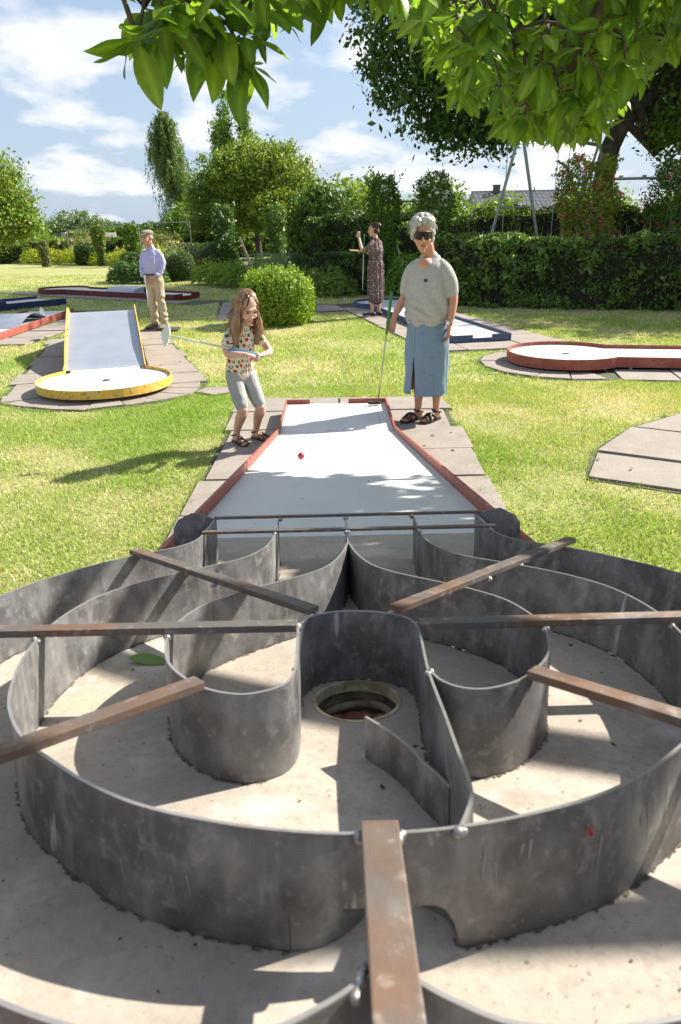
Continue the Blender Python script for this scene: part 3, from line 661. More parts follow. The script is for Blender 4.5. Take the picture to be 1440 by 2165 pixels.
def Wl(rt_, x, y):   # local of a rotated root to world xy
    a = rt_.rotation_euler.z; return (rt_.location.x+x*math.cos(a)-y*math.sin(a), rt_.location.y+x*math.sin(a)+y*math.cos(a))
# red lane right: circle at cR, tee beyond the frame
teeR = cR+dR*5.5
lane_simple('minigolf_lane', 'white keyhole lane with red rails on a round concrete apron at the right', teeR, -dR, 5.5, .125, M['red'])
# navy lane
teeN = tN; lane_simple('minigolf_lane', 'white lane with dark navy rails and round end behind the older woman', teeN, dN, 5.4, .085, M['navy'])
# maroon lane with metal tunnel
rm, F = lane_simple('minigolf_lane', 'far white lane with maroon rails and a low metal tunnel, behind the man', tM, dM, 5.0, .11, M['maroon'], rail_h=.05, drop=.09)
v = []; f = []
prof = [(-.45, 0), (-.40, .10), (-.25, .15), (0, .165), (.25, .15), (.40, .10), (.45, 0)]
tn = MB()
for i in range(6): tn.add([(prof[i][0], 1.5, .11+prof[i][1]), (prof[i+1][0], 1.5, .11+prof[i+1][1]), (prof[i+1][0], 2.6, .11+prof[i+1][1]), (prof[i][0], 2.6, .11+prof[i][1])], [(0, 1, 2, 3)])
tn.add([(p[0], 1.5, .11+p[1]) for p in prof]+[(p[0], 2.6, .11+p[1]) for p in prof], [tuple(range(7)), tuple(reversed(range(7, 14)))])
tn.build('tunnel_cover', M['rampsteel'], rm)
MB().prism([(.07*math.cos(a), .07*math.sin(a)) for a in ang_], 0, .01, lambda x, y, z: (x, 1.496-z, .19+y*.95)).build('tunnel_mouth', M['dark'], rm)
# small red lane left with hump and round plate
rs, F = lane_simple('minigolf_lane', 'small white lane with red rails and a curved steel hump at the left edge', (-5.97, 15.15), Vector((.02, -1)), 4.6, .09, M['red'], circle=False, gate=False, wd=.94)
v = []; f = []
for i in range(13):
    t = i/12; y = 1.35+1.5*t; z = .095+.17*math.sin(math.pi*t)**1.2; v += [(-.44, y, z), (.44, y, z)]
for i in range(12): f.append((i*2, i*2+1, i*2+3, i*2+2))
mesh_obj('steel_hump', v, f, M['rampsteel'], rs, smooth=True)
sp = [(.20*math.cos(a), .20*math.sin(a)) for a in np.linspace(0, math.pi, 14)]
MB().prism(sp, -.006, .006, lambda x, y, z: (-.30+z, 1.30+x*.75, .09+y)).build('round_plate', M['rampsteel'], rs)
# blue lane far left
rb2, F = lane_simple('minigolf_lane', 'white lane with bright blue rails cut by the left edge of the view', (-7.0, 17.9), Vector((-.60, -.80)), 4.6, .09, M['blue'], circle=False, gate=False, wd=1.25, rail_h=.06)
MB().prism([(-.05, 1.2), (.35, 1.2), (.35, 3.4), (-.05, 2.6)], .09, .15).build('blue_block', M['blue'], rb2)

# yellow ramp lane: local y along a15 from the circle centre, x across
yl = thing('minigolf_lane', 'yellow railed lane with a tall blue-grey steel ramp falling to a round white end', 'minigolf lane', (cY.x, cY.y, 0), math.atan2(-a15.x, a15.y), 'minigolf lanes')
zY = .115
def prof_z(y):
    if y < .72: return zY
    if y < 1.05: t = (y-.72)/.33; return zY+.075*t*t*.9
    if y < 2.62: return zY+.0675+(y-1.05)*.222
    if y < 2.85: t = (y-2.62)/.23; return zY+.0675+1.57*.222+.03*math.sin(t*math.pi/2)
    t = (y-2.85)/1.35; return (zY+.0675+1.57*.222+.03)*(1-t)+(zY+.0)*t if t < 1 else zY
def strip_surf(name, y0, y1, n, m_, x0=-.449, x1=.449, dz=0):
    v = []; f = []
    for i in range(n+1): y = y0+(y1-y0)*i/n; v += [(x0, y, prof_z(y)+dz), (x1, y, prof_z(y)+dz)]
    for i in range(n): f.append((i*2, i*2+1, i*2+3, i*2+2))
    b = len(v); v += [(p[0], p[1], p[2]-.010) for p in v]
    f += [tuple(i+b for i in reversed(q)) for q in f]; f += [(0, b, b+1, 1)]
    return mesh_obj(name, v, f, m_, yl, smooth=False)
strip_surf('steel_ramp', .74, 2.85, 24, M['rampsteel'], dz=.002); strip_surf('rear_ramp', 2.853, 4.2, 8, M['rampsteel']); strip_surf('tee_board', 4.203, 5.4, 2, M['bed'])
v = []; f = []
for k in range(64):
    a = 2*math.pi*k/64; cx, sy = math.cos(a), math.sin(a); Rm = .695
    if sy > .60: Rm = .738/sy if abs(cx/sy)*.738 < .449 else .695
    v += [(.058*cx, .058*sy, zY), (Rm*cx, Rm*sy, zY), (.058*cx, .058*sy, zY-.012)]
for k in range(64):
    q = (k+1) % 64; f += [(k*3, k*3+1, q*3+1, q*3), (k*3, q*3, q*3+2, k*3+2)]
rbY = mesh_obj('round_board', v, f, M['bed'], yl)
MB().prism([(.06*math.cos(a), .06*math.sin(a)) for a in ang_], .05, .07).build('hole_cup', M['dark'], rbY)
j = math.sqrt(.7**2-.45**2); a0 = math.asin(j/.7)
MB().wall([(.706*math.cos(a), .706*math.sin(a)) for a in np.linspace(a0, -math.pi-a0, 48)], .012, .062, .150, ident).build('round_rail', M['yellow'], yl)
def side(sx):
    ys = list(np.linspace(j, .95, 4))+list(np.linspace(1.1, 2.8, 10))+[2.95, 3.2, 3.7, 4.15]
    top = []; bot = []
    for y in ys:
        e = .05+.035*min(1, max(0, (y-.8)/.6)); zt = prof_z(y)+e
        if y > 3.0: zt = prof_z(y)+.085-.03*(y-3.0)
        top.append((y, zt)); bot.append((y, max(.045, prof_z(y)-.16 if y < 2.2 else prof_z(y)-.24)))
    v = []; f = []; x = sx*.4565
    for (y, zt), (_, zb_) in zip(top, bot): v += [(x-.007, y, zb_), (x-.007, y, zt), (x+.007, y, zt), (x+.007, y, zb_)]
    for i in range(len(ys)-1):
        for k in range(4): k2 = (k+1) % 4; f.append((i*4+k, i*4+k2, i*4+4+k2, i*4+4+k))
    f += [(0, 1, 2, 3), tuple(len(v)-4+i for i in (3, 2, 1, 0))]
    mesh_obj('side_board', v, f, M['yellow'], yl)
side(1); side(-1)
# row of oblong slots / bolts along the right board, drain bolt on the left
for i in range(11):
    y = 1.05+i*.155; MB().box((.4475, y, prof_z(y)+.03), (.006, .045, .014)).build('slot', M['navy'], yl)
MB().sphere((-.443, 2.0, prof_z(2.0)+.05), .018, 10, 6).build('bolt', M['pipe'], yl, smooth=True)
for y in (.1, 1.3, 2.2, 2.9, 3.8, 5.0):
    for sx in (-1, 1): MB().box((sx*.4, y, (prof_z(y)-.014)/2), (.035, .035, prof_z(y)-.016)).build('support_leg', M['pipe'], yl)
for sx in (-1, 1): MB().wall([(sx*.4565, 4.2), (sx*.4565, 5.4)], .014, .045, .16, ident).build('rail', M['yellow'], yl)
tm = MB().box((0, 0, .032), (.62, .40, .022)).build('tee_mat', mat('dark_rubber', (.035, .03, .028), .8), bevel=.003)
tm.location = (-2.98, 12.28, 0); tm.rotation_euler = (0, 0, R(4)); tag(tm, 'dark flat board under the feet of the man in the lilac shirt', 'mat')

# ---------------------------------------------------------------- vegetation builders
def leafcloud(name, P, size, m_, parent=None, asp=.52, nrm=None, nj=.8, droop=0.0, tcol=(1, 1, 1), tj=.22, kind='stuff', sj=.3, seed=0, smul=None, tmul=None):
    r = np.random.default_rng(seed+len(P)); n = len(P)
    a = r.normal(0, 1, (n, 3)); a[:, 2] -= droop; a /= np.linalg.norm(a, axis=1)[:, None]
    if nrm is None: q = r.normal(0, 1, (n, 3))
    else: q = nrm+r.normal(0, nj, (n, 3))
    b = np.cross(q, a); b /= (np.linalg.norm(b, axis=1)[:, None]+1e-9); s = size*np.clip(1+r.normal(0, sj, n), .4, 1.9)[:, None]/2*(1 if smul is None else smul[:, None])
    nn = np.cross(a, b)*s*.18
    V = np.stack([P-a*s, P+b*s*asp-nn*.0, P+a*s+nn, P-b*s*asp], 1).reshape(-1, 3); F = np.arange(4*n).reshape(-1, 4)
    g = np.clip(r.normal(1, tj, n), .35, 1.9); hue = r.normal(0, .10, n)
    if tmul is not None: g = g*tmul
    t = np.stack([g*(1+hue*1.4)*tcol[0], g*tcol[1], g*(1-hue)*tcol[2]], 1)
    return fast_mesh(name, V, F, m_, parent, kind, np.repeat(t, 4, 0))
def blob_points(blobs, nclus, per, spread, r, shell=.72, seedn=0, bottom=None):
    """cluster centres on noisy shells of the blobs, leaves gathered round each centre"""
    vol = np.array([b[3]*b[4]*b[5] for b in blobs])**(2/3); vol = vol/vol.sum(); cs = []
    for b, w in zip(blobs, vol):
        k = max(4, int(nclus*w)); d = r.normal(0, 1, (k*2, 3)); d /= np.linalg.norm(d, axis=1)[:, None]
        rad = shell+(1.06-shell)*r.uniform(0, 1, k*2)**.7
        nz = np.array([noise.noise(Vector((q[0]*2.2+seedn, q[1]*2.2, q[2]*2.2))) for q in d]); rad = rad*(1+.28*nz)
        c = np.array(b[:3])+d*rad[:, None]*np.array(b[3:6]); keep = np.array([noise.noise(Vector((q[0]*3.1+seedn, q[1]*3.1, q[2]*3.1+5))) for q in d]) > -.22
        if bottom is not None: keep &= c[:, 2] > bottom
        cs.append(c[keep][:k])
    Cc = np.concatenate(cs); n = len(Cc)
    sz = spread*r.uniform(.5, 1.35, n); P = np.repeat(Cc, per, 0)+r.normal(0, 1, (n*per, 3))*np.repeat(sz, per)[:, None]*np.array([1, 1, .75])
    return P, Cc
def tree(name, label, base, h_trunk, rt_, blobs, nclus, per, spread, size, m_, bark, lean=(0, 0), seed=1, branches=26, group=None, shell=.6, asp=.52, droop=.2, tcol=(1, 1, 1), lf=(.12, .45)):
    r = np.random.default_rng(seed); root = thing(name, label, 'tree', base, group=group, world=True); B = Vector(base)
    top = B+Vector((lean[0], lean[1], h_trunk)); tb = MB()
    pts = [B+Vector((0, 0, -.1)), B+Vector((lean[0]*lf[0], lean[1]*lf[0], h_trunk*.3)), B+Vector((lean[0]*lf[1], lean[1]*lf[1], h_trunk*.66)), top]
    P_ = crom(pts, 5); nP = len(P_); tb.tube(P_, [rt_*(1.35 if i == 0 else 1.12 if i < 3 else 1-.38*i/nP) for i in range(nP)], 12)
    P, Cc = blob_points(blobs, nclus, per, spread, r, shell, seed*3.3)
    tb.build('trunk', bark, root, smooth=True)
    br = MB(); idx = r.permutation(len(Cc))[:branches]
    for q in idx:
        e = Vector(Cc[q]); t0 = r.uniform(.55, 1.0); s = B.lerp(top, t0) if r.uniform() < .55 else top
        mid = s.lerp(e, .5)+Vector((r.uniform(-.3, .3), r.uniform(-.3, .3), .22*(e-s).length*r.uniform(.2, 1)))
        pp_ = crom([s, s.lerp(mid, .6), mid, e], 3); r0 = rt_*r.uniform(.22, .48); k = len(pp_)
        br.tube(pp_, [r0*(1-.86*i/(k-1)) for i in range(k)], 6)
    br.build('branch', bark, root, smooth=True)
    leafcloud('crown', P, size, m_, root, asp=asp, droop=droop, tcol=tcol, seed=seed)
    return root
def noisy_surface_points(fn, n, r): return fn(n, r)
def bush_ellipsoid(name, label, c, rad, n, size, m_, cat='shrub', flat=1.0, dens=1.0, group=None, tcol=(1, 1, 1), shoots=0, power=2.0, thick=.10, seed=3, base_name='inner_twigs'):
    """clipped ball / shrub standing on the ground: dark core + leaf shell"""
    r = np.random.default_rng(seed); root = thing(name, label, cat, (c[0], c[1], 0), group=group, world=True); rad = np.array(rad, float); c = np.array(c, float)
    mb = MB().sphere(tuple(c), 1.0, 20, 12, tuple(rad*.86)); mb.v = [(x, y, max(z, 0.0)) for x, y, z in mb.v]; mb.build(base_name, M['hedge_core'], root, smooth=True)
    d = r.normal(0, 1, (n*2, 3)); d /= (np.abs(d)**power).sum(1)[:, None]**(1/power)
    nz = np.array([noise.noise(Vector((q[0]*2.7+seed, q[1]*2.7, q[2]*2.7)))*.055+noise.noise(Vector((q[0]*9+seed, q[1]*9, q[2]*9)))*.035 for q in d])
    P = c+d*rad*(1+nz-r.uniform(0, 1, len(d))**2*thick)[:, None]; k = P[:, 2] > .015; P = P[k][:n]; d = d[k][:n]
    if shoots:
        s = r.integers(0, len(P), shoots); s = s[d[s, 2] > .05]; sh = []; 
        for q in s:
            hgt = r.uniform(.03, .11)*rad[2]*1.6
            for t in np.linspace(0, 1, 5): sh.append(P[q]+d[q]*hgt*t*.4+np.array([0, 0, hgt*t])+r.normal(0, .006, 3))
        P = np.concatenate([P, np.array(sh)]); d = np.concatenate([d, np.tile([0, 0, 1], (len(sh), 1))])
    leafcloud('foliage', P, size, m_, root, nrm=d*1.2, tcol=tcol, seed=seed)
    return root
def hedge(name, label, pts, w, h, n, size, m_, z0=0.0, seed=5, cat='hedge', tcol=(1, 1, 1), rough=.10, twigs=0, hfn=None, top_pale=0):
    """clipped hedge along a polyline of ground points"""
    r = np.random.default_rng(seed); root = thing(name, label, cat, (pts[0][0], pts[0][1], 0), world=True)
    P0 = [Vector((p[0], p[1], 0)) for p in pts]; seg = [(P0[i], P0[i+1]) for i in range(len(P0)-1)]; Ls = np.array([(b-a).length for a, b in seg]); tot = Ls.sum()
    H_ = (lambda s: h) if hfn is None else hfn
    core = MB(); k = max(2, int(tot/.5))
    def at_(s):
        for (a, b), L in zip(seg, Ls):
            if s <= L+1e-6: t = (b-a).normalized(); return a+t*s, t
            s -= L
        t = (seg[-1][1]-seg[-1][0]).normalized(); return seg[-1][1], t
    v = []; f = []
    for i in range(k+1):
        p, t = at_(tot*i/k); nn = Vector((t.y, -t.x, 0))*(w/2-.15*min(1, w)); hh = H_(i/k)-.14
        for q, z in ((nn, 0), (nn, hh*.9), (nn*.8, hh), (-nn*.8, hh), (-nn, hh*.9), (-nn, 0)): v.append(tuple(p+q+Vector((0, 0, z+z0))))
    for i in range(k):
        for q in range(5): f.append((i*6+q, i*6+q+1, i*6+7+q, i*6+6+q))
    f += [(0, 1, 2, 3, 4, 5), tuple(k*6+i for i in (5, 4, 3, 2, 1, 0))]
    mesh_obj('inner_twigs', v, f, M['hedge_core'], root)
    # leaves on the cross-section perimeter
    s = r.uniform(0, 1, n); per = 2*h+w; u = r.uniform(0, per, n); P = np.zeros((n, 3)); D = np.zeros((n, 3))
    tabs = [at_(tot*q/200) for q in range(201)]; C0 = np.array([tuple(a) for a, _ in tabs]); T0 = np.array([tuple(t) for _, t in tabs])
    ii = np.clip((s*200).astype(int), 0, 199); fr = (s*200-ii)[:, None]; base = C0[ii]*(1-fr)+C0[ii+1]*fr; T = T0[ii]; NN = np.stack([T[:, 1], -T[:, 0], np.zeros(n)], 1)
    hs = np.array([H_(x) for x in s])
    side = np.where(u < h, 0, np.where(u < h+w, 1, 2)); off_ = np.where(side == 0, w/2, np.where(side == 1, w/2-(u-h), -w/2)); zz = np.where(side == 0, u/h*hs, np.where(side == 1, hs, (per-u)/h*hs))
    # rounded shoulders
    over = np.clip((zz/hs-.85)/.15, 0, 1)*(side != 1); off_ = off_*(1-.12*over**2)
    D = NN*np.where(side == 0, 1, np.where(side == 2, -1, 0))[:, None]+np.array([0, 0, 1])*(side == 1)[:, None]
    nz = np.array([noise.noise(Vector((b[0]*1.9+o_, b[1]*1.9, z*2.1)))*rough+noise.noise(Vector((b[0]*7+o_, b[1]*7, z*7)))*rough*.6 for b, o_, z in zip(base, off_, zz)])
    P = base+NN*off_[:, None]+np.array([0, 0, 1])*(zz+z0)[:, None]+D*(nz-r.uniform(0, 1, n)**1.6*.10)[:, None]; P[:, 2] = np.maximum(P[:, 2], .02+z0)
    f1 = np.array([noise.noise(Vector((p[0]*2.3, p[1]*2.3+seed, p[2]*2.6))) for p in P]); f2 = np.array([noise.noise(Vector((p[0]*6, p[1]*6+seed, p[2]*6+9))) for p in P])
    k_ = (f2 < .26+f1*.25) | (D[:, 2] > .5); P, D, f1, f2 = P[k_], D[k_], f1[k_], f2[k_]
    leafcloud('foliage', P, size, m_, root, nrm=D*.9, tcol=tcol, seed=seed, tj=.30, sj=.38, smul=1+.45*np.clip(f1*2, -1, 1), tmul=np.clip(1+f1*.9+f2*.5, .45, 1.9))
    if twigs:
        tb = MB()
        for q in r.integers(0, len(P), twigs):
            p = Vector(P[q]); e = p+Vector(D[q])*r.uniform(.02, .07)+Vector((r.uniform(-.06, .06), r.uniform(-.05, .05), r.uniform(.05, .28)))
            tb.tube([p-Vector(D[q])*.03, p.lerp(e, .5)+Vector((r.uniform(-.02, .02), 0, 0)), e], [.004, .003, .0015], 4)
        tb.build('bare_twig', M['dead_twig'], root, kind='stuff')
    return root
M['dead_twig'] = mat('dry_twig', (.30, .24, .14), .8)
M['bloom_pink'] = leafmat('pink_petal', (.72, .16, .28), .3); M['bloom_pale'] = leafmat('pale_petal', (.62, .52, .45), .3); M['bloom_white'] = leafmat('white_petal', (.7, .68, .62), .25)
def flowers(name, P, size, m_, root, seed=1, per=7):
    r = np.random.default_rng(seed); Q = np.repeat(np.array(P), per, 0)+r.normal(0, size*.38, (len(P)*per, 3))
    return leafcloud(name, Q, size*.75, m_, root, asp=.9, seed=seed, tj=.25)

# ---------------------------------------------------------------- hedges and shrubs
hedge('hedge', 'long clipped dark green hedge across the right behind the older woman', [(2.30, 16.1), (3.1, 15.75), (4.9, 14.95), (7.4, 13.95), (9.5, 13.0)], .95, 1.36, 42000, .078, M['leaf_hedge'], seed=5, twigs=300, rough=.22)
hedge('hedge', 'tall sloping unclipped hedge with sunlit top beneath the swing frame', [(2.4, 27.6), (6, 25.8), (10, 24.0), (15, 21.4), (20, 19)], 2.2, 1.95, 42000, .10, M['leaf_mid'], seed=6, rough=.34, hfn=lambda s: 1.62+.55*min(1, s*3.4)+.08*math.sin(s*40))
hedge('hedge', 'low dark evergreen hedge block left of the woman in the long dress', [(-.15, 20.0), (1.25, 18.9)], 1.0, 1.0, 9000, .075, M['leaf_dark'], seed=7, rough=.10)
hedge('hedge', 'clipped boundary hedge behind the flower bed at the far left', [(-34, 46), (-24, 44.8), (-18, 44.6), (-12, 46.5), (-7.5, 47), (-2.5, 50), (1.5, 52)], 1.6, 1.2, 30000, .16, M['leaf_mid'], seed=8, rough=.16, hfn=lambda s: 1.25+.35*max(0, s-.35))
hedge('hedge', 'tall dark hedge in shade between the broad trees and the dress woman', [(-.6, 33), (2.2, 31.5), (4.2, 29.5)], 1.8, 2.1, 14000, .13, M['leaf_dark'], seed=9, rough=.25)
bb = bush_ellipsoid('box_bush', 'bright green rounded box bush on the lawn behind the girl', (-1.0, 13.0, .40), (.70, .66, .55), 19000, .044, M['leaf_box'], 'bush', tcol=(1.45, 1.3, 1.0), shoots=1500, power=2.3, thick=.22, seed=4)
bush_ellipsoid('topiary_ball', 'clipped dark ball just right of the man in the lilac shirt', (-5.25, 25.5, .43), (.50, .5, .50), 5200, .055, M['leaf_dark'], 'topiary', power=2.3, seed=11)
bush_ellipsoid('topiary_block', 'squared dark clipped bush directly behind the man', (-6.85, 26.0, .45), (.62, .5, .52), 5600, .055, M['leaf_dark'], 'topiary', power=4.5, seed=12)
bush_ellipsoid('topiary_mound', 'wide dark clipped mound behind the small wooden post', (-5.9, 31.2, .55), (.75, .7, .62), 5600, .065, M['leaf_dark'], 'topiary', power=2.6, seed=13)
bush_ellipsoid('topiary_mound', 'large dark clipped mound under the climbing plant pillar', (-4.55, 29.4, .55), (.85, .8, .66), 6500, .065, M['leaf_dark'], 'topiary', power=2.8, seed=14)
bush_ellipsoid('topiary_ball', 'far clipped ball in the yellow flower bed at the left', (-13.3, 40.0, .5), (.60, .6, .62), 5000, .08, M['leaf_dark'], 'topiary', power=3, seed=15)
bush_ellipsoid('topiary_ball', 'little dark ball at the right end of the wire mesh fence', (-.95, 21.6, .62), (.36, .36, .36), 2600, .05, M['leaf_dark'], 'topiary', power=2.2, seed=16)
# loose leafy plants (fern-like greens)
def herb(name, label, pts, rad, h, n, size, m_, seed, tcol=(1, 1, 1), cat='plant'):
    r = np.random.default_rng(seed); root = thing(name, label, cat, (pts[0][0], pts[0][1], 0), world=True); Pp = []; D = []
    for (x, y) in pts:
        k = n//len(pts); a = r.uniform(0, 2*np.pi, k); t = r.uniform(0, 1, k)**.6; out_ = rad*r.uniform(0, 1, k)**.6; z = h*np.sqrt(np.clip(1.05-(out_/rad)**2, .02, 1))*r.uniform(.12, 1.12, k)**.7*(1+.35*np.sin(a*5+x*9)*r.uniform(0, 1, k))
        Pp.append(np.stack([x+np.cos(a)*out_, y+np.sin(a)*out_, np.maximum(z, .02)], 1)); D.append(np.stack([np.cos(a), np.sin(a), np.full(k, .7)], 1))
    Pp = np.concatenate(Pp); D = np.concatenate(D)
    leafcloud('foliage', Pp, size, m_, root, asp=.28, nrm=D, nj=.6, tcol=tcol, seed=seed); 
    st = MB()
    for (x, y) in pts:
        for k in range(6): a = r.uniform(0, 6.28); st.tube([(x, y, 0), (x+math.cos(a)*rad*.3, y+math.sin(a)*rad*.3, h*.5), (x+math.cos(a)*rad*.6, y+math.sin(a)*rad*.6, h*.75)], [.01, .008, .004], 4)
    st.build('stem', M['twig'], root)
    return root
herb('leafy_plant', 'bright ferny green plants left of the wire mesh fence', [(-3.9, 23.5), (-3.3, 22.6), (-2.8, 22.0)], .65, .62, 5200, .12, M['leaf_mid'], 21, (1.2, 1.3, .8))
herb('leafy_plant', 'grassy green plants in front of the low dark hedge block', [(-.75, 19.6), (-.35, 18.9), (.1, 18.4)], .62, .55, 4600, .12, M['leaf_mid'], 22)
herb('leafy_plant', 'arching grassy clump between the two standing women', [(1.9, 19.6), (2.5, 18.6), (2.0, 18.4)], .65, .78, 6500, .15, M['leaf_mid'], 23, (.9, 1.15, .7))
herb('leafy_plant', 'dark broad leaved plants at the feet of the squared bush', [(-6.6, 24.6), (-6.0, 24.6), (-7.2, 24.9)], .5, .62, 3400, .14, M['leaf_dark'], 24, (1.1, 1.2, 1.3))
herb('leafy_plant', 'pale feathery perennials between the squared bush and clipped ball', [(-5.9, 27.0), (-5.6, 27.4), (-6.1, 27.6)], .5, .95, 3400, .12, M['leaf_pale'], 25, (1.2, 1.2, 1.3))
herb('leafy_plant', 'low pale plant at the far right end of the dark hedge', [(7.9, 12.2), (8.3, 11.8)], .7, 1.15, 5000, .12, M['leaf_mid'], 26, (.9, 1.0, .9))
herb('leafy_plant', 'tall grasses growing behind the wire mesh fence', [(-2.2, 22.3), (-1.6, 22.6), (-1.9, 21.8)], .6, .75, 4200, .15, M['leaf_lime'], 27, (.8, 1.0, .9))
k = 0
for i, (x, y, h_, mm, lab) in enumerate([(-17.2, 42.6, .75, 'leaf_lime', 'leftmost yellow green mound of the far flower bed'), (-15.6, 41.8, .70, 'leaf_lime', 'yellow green mound left of the far clipped ball'), (-14.3, 41.0, .80, 'leaf_lime', 'tall lime mound touching the far clipped ball on its left'), (-12.3, 39.6, .55, 'leaf_lime', 'low lime mound right of the far clipped ball'), (-10.9, 38.8, .75, 'leaf_lime', 'bright yellow mound right of the second rose pillar'), (-9.7, 38.0, .85, 'leaf_lime', 'yellow green mound beside the squared dark bush')]):
    herb('perennial_mound', lab, [(x, y), (x+.7, y+.1)], .85, h_, 2600, .14, M[mm], 40+i, (1.35, 1.25, .7))
for i, (x, y, h_, lab) in enumerate([(-15.2, 44.2, 1.5, 'pale flowering shrub before the low brick building'), (-10.6, 41.5, 1.45, 'pinkish white flowering shrub right of the far clipped ball'), (-9.3, 40.5, 1.35, 'pale flowering shrub left of the man')]):
    rt0 = herb('flowering_shrub', lab, [(x, y), (x+.6, y)], .95, h_, 2600, .15, M['leaf_pale'], 60+i, (1.3, 1.1, .8), cat='shrub')
    rr_ = np.random.default_rng(i); flowers('blossom', [(x+rr_.normal(.3, .55), y-.2+rr_.normal(0, .3), h_*.75*rr_.uniform(.35, 1.15)) for _ in range(70)], .11, M['bloom_pale'], rt0, seed=i)
# ---------------------------------------------------------------- trees
tree('walnut_tree', 'huge dark broadleaf tree with a leaning trunk overhanging from the right', (8.8, 24.0, 0), 6.6, .37,
     [(3.0, 23, 7.4, 2.1, 2.0, 2.4), (3.9, 23.3, 5.2, 1.7, 1.6, 1.35), (2.2, 23, 5.9, 1.0, 1.2, 1.2), (4.3, 23.0, 4.25, .95, 1.0, .8), (6.2, 23, 6.2, 2.0, 2, 2.0), (6.5, 24, 9.2, 4.2, 3.6, 3.4), (11, 25, 9.3, 5, 4.4, 3.6), (12.8, 24.5, 6.0, 3.2, 3, 2.2), (9.5, 24.5, 7.6, 3, 3, 1.7), (6.0, 25, 12.0, 5.5, 5.0, 2.6), (12, 27, 12.5, 6, 5.5, 3)],  # topmost blobs, above the view, enlarged to shade the lawn
     3000, 60, .32, .175, M['leaf_dark'], M['bark'], lean=(2.7, .3), lf=(-.02, .10), seed=31, branches=60, shell=.45, droop=.6, tcol=(.95, 1.0, .9))
tree('garden_tree', 'dark leafy tree filling the right edge behind the rose pillars', (13.6, 21.5, 0), 2.6, .22,
     [(13.2, 21.5, 4.4, 2.6, 2.2, 2.0), (11.9, 21.8, 2.9, 1.5, 1.5, 1.1), (15.0, 20, 3.2, 2.6, 2, 2.2), (10.9, 22.4, 4.3, 1.3, 1.3, .9)],
     520, 55, .26, .15, M['leaf_mid'], M['bark'], seed=32, branches=30, shell=.5, tcol=(.8, .95, .8))
tree('broad_tree', 'broad sunlit round tree in the middle distance, the largest of the group', (-4.5, 46.0, 0), 3.0, .22,
     [(-4.6, 46, 4.7, 2.3, 2.2, 2.2), (-3.0, 45.5, 4.3, 2.0, 2, 1.9), (-2.0, 45, 3.1, 1.7, 1.6, 1.6), (-5.5, 46, 3.4, 1.7, 1.7, 1.9), (-4.2, 45, 2.7, 1.6, 1.3, 1.1), (-1.6, 44.6, 2.0, 1.1, 1.1, 1.0)],
     900, 52, .28, .17, M['leaf_mid'], M['bark'], seed=33, branches=40, shell=.5, tcol=(1.25, 1.15, .9))
tree('round_tree', 'darker left neighbour of the broad round tree', (-6.4, 47.5, 0), 2.6, .2,
     [(-6.6, 47, 4.2, 1.8, 1.8, 2.1), (-7.6, 47, 2.9, 1.5, 1.4, 1.7), (-6.6, 46.5, 2.1, 1.4, 1.2, 1.3)],
     330, 52, .28, .165, M['leaf_mid'], M['bark'], seed=34, branches=24, shell=.5, tcol=(.95, 1, .9))
tree('small_tree', 'smaller yellow green tree at the right foot of the broad round tree', (-3.3, 44.0, 0), 1.9, .17,
     [(-3.0, 43.6, 2.7, 1.5, 1.3, 1.1), (-1.8, 44, 2.5, 1.2, 1.2, 1.1)],
     260, 52, .24, .16, M['leaf_lime'], M['bark'], seed=35, branches=20, shell=.5, tcol=(.95, 1, .9))
tree('garden_tree', 'round leafy tree just beyond the right edge whose shade falls by the hedge', (12.0, 16.8, 0), 3.0, .2, [(12.0, 16.8, 5.4, 2.6, 2.4, 2.2), (11.6, 15.2, 4.4, 2.0, 1.8, 1.5), (13.5, 17.5, 5, 2.4, 2.4, 2)], 420, 50, .26, .16, M['leaf_mid'], M['bark'], seed=37, branches=24, shell=.5)
# birch with hanging curtains
def birch():
    r = np.random.default_rng(41); root = thing('birch_tree', 'tall thin weeping birch with drooping curtains of leaves', 'tree', (-12.3, 62, 0), world=True)
    P_ = crom([(-12.3, 62, 0), (-12.6, 62, 3.5), (-13.0, 62, 6.5), (-13.2, 62, 9.0), (-13.1, 62, 10.2)], 5); n = len(P_)
    MB().tube(P_, [.20*(1-.9*i/n) for i in range(n)], 10).build('trunk', M['birchbark'], root, smooth=True)
    P_ = crom([(-12.3, 62, .8), (-12.5, 62, 3.5), (-12.8, 62, 6.0), (-13.1, 62, 8.3), (-13.0, 62, 9.7)], 5); n = len(P_)
    br = MB(); L = []
    for k in range(230):
        t = r.uniform(.04, 1)**.85; p = P_[min(n-1, int(t*(n-1)))]; a = r.uniform(0, 6.28); out_ = r.uniform(.4, 2.3)*(1.12-t*.55)*(.7 if t > .88 else 1); a = a if (t > .45 or r.uniform() < .5) else r.uniform(-1.2, 1.2)
        if math.sin(a*1.0) > .2 and t < .5: out_ *= 1.15
        e = p+Vector((math.cos(a)*out_, math.sin(a)*out_, r.uniform(.3, 1.1))); br.tube([p, p.lerp(e, .5)+Vector((0, 0, .15)), e], [.035, .02, .01], 5)
        for q in range(7):
            s = p.lerp(e, r.uniform(.45, 1)); Ln = r.uniform(.7, 2.2); m_ = int(Ln*26); sx, sy = r.normal(0, .16, 2)
            zz = np.linspace(0, Ln, m_); L.append(np.stack([s.x+sx*zz/Ln*1.2+r.normal(0, .06, m_), s.y+sy*zz+r.normal(0, .06, m_), s.z+.05-zz+r.normal(0, .03, m_)], 1))
    P = np.concatenate(L); P = P[P[:, 2] > .5]; br.build('branch', M['birchbark'], root, smooth=True)
    leafcloud('crown', P, .135, M['leaf_pale'], root, asp=.5, droop=1.5, tcol=(.85, .98, .75), seed=42)
birch()
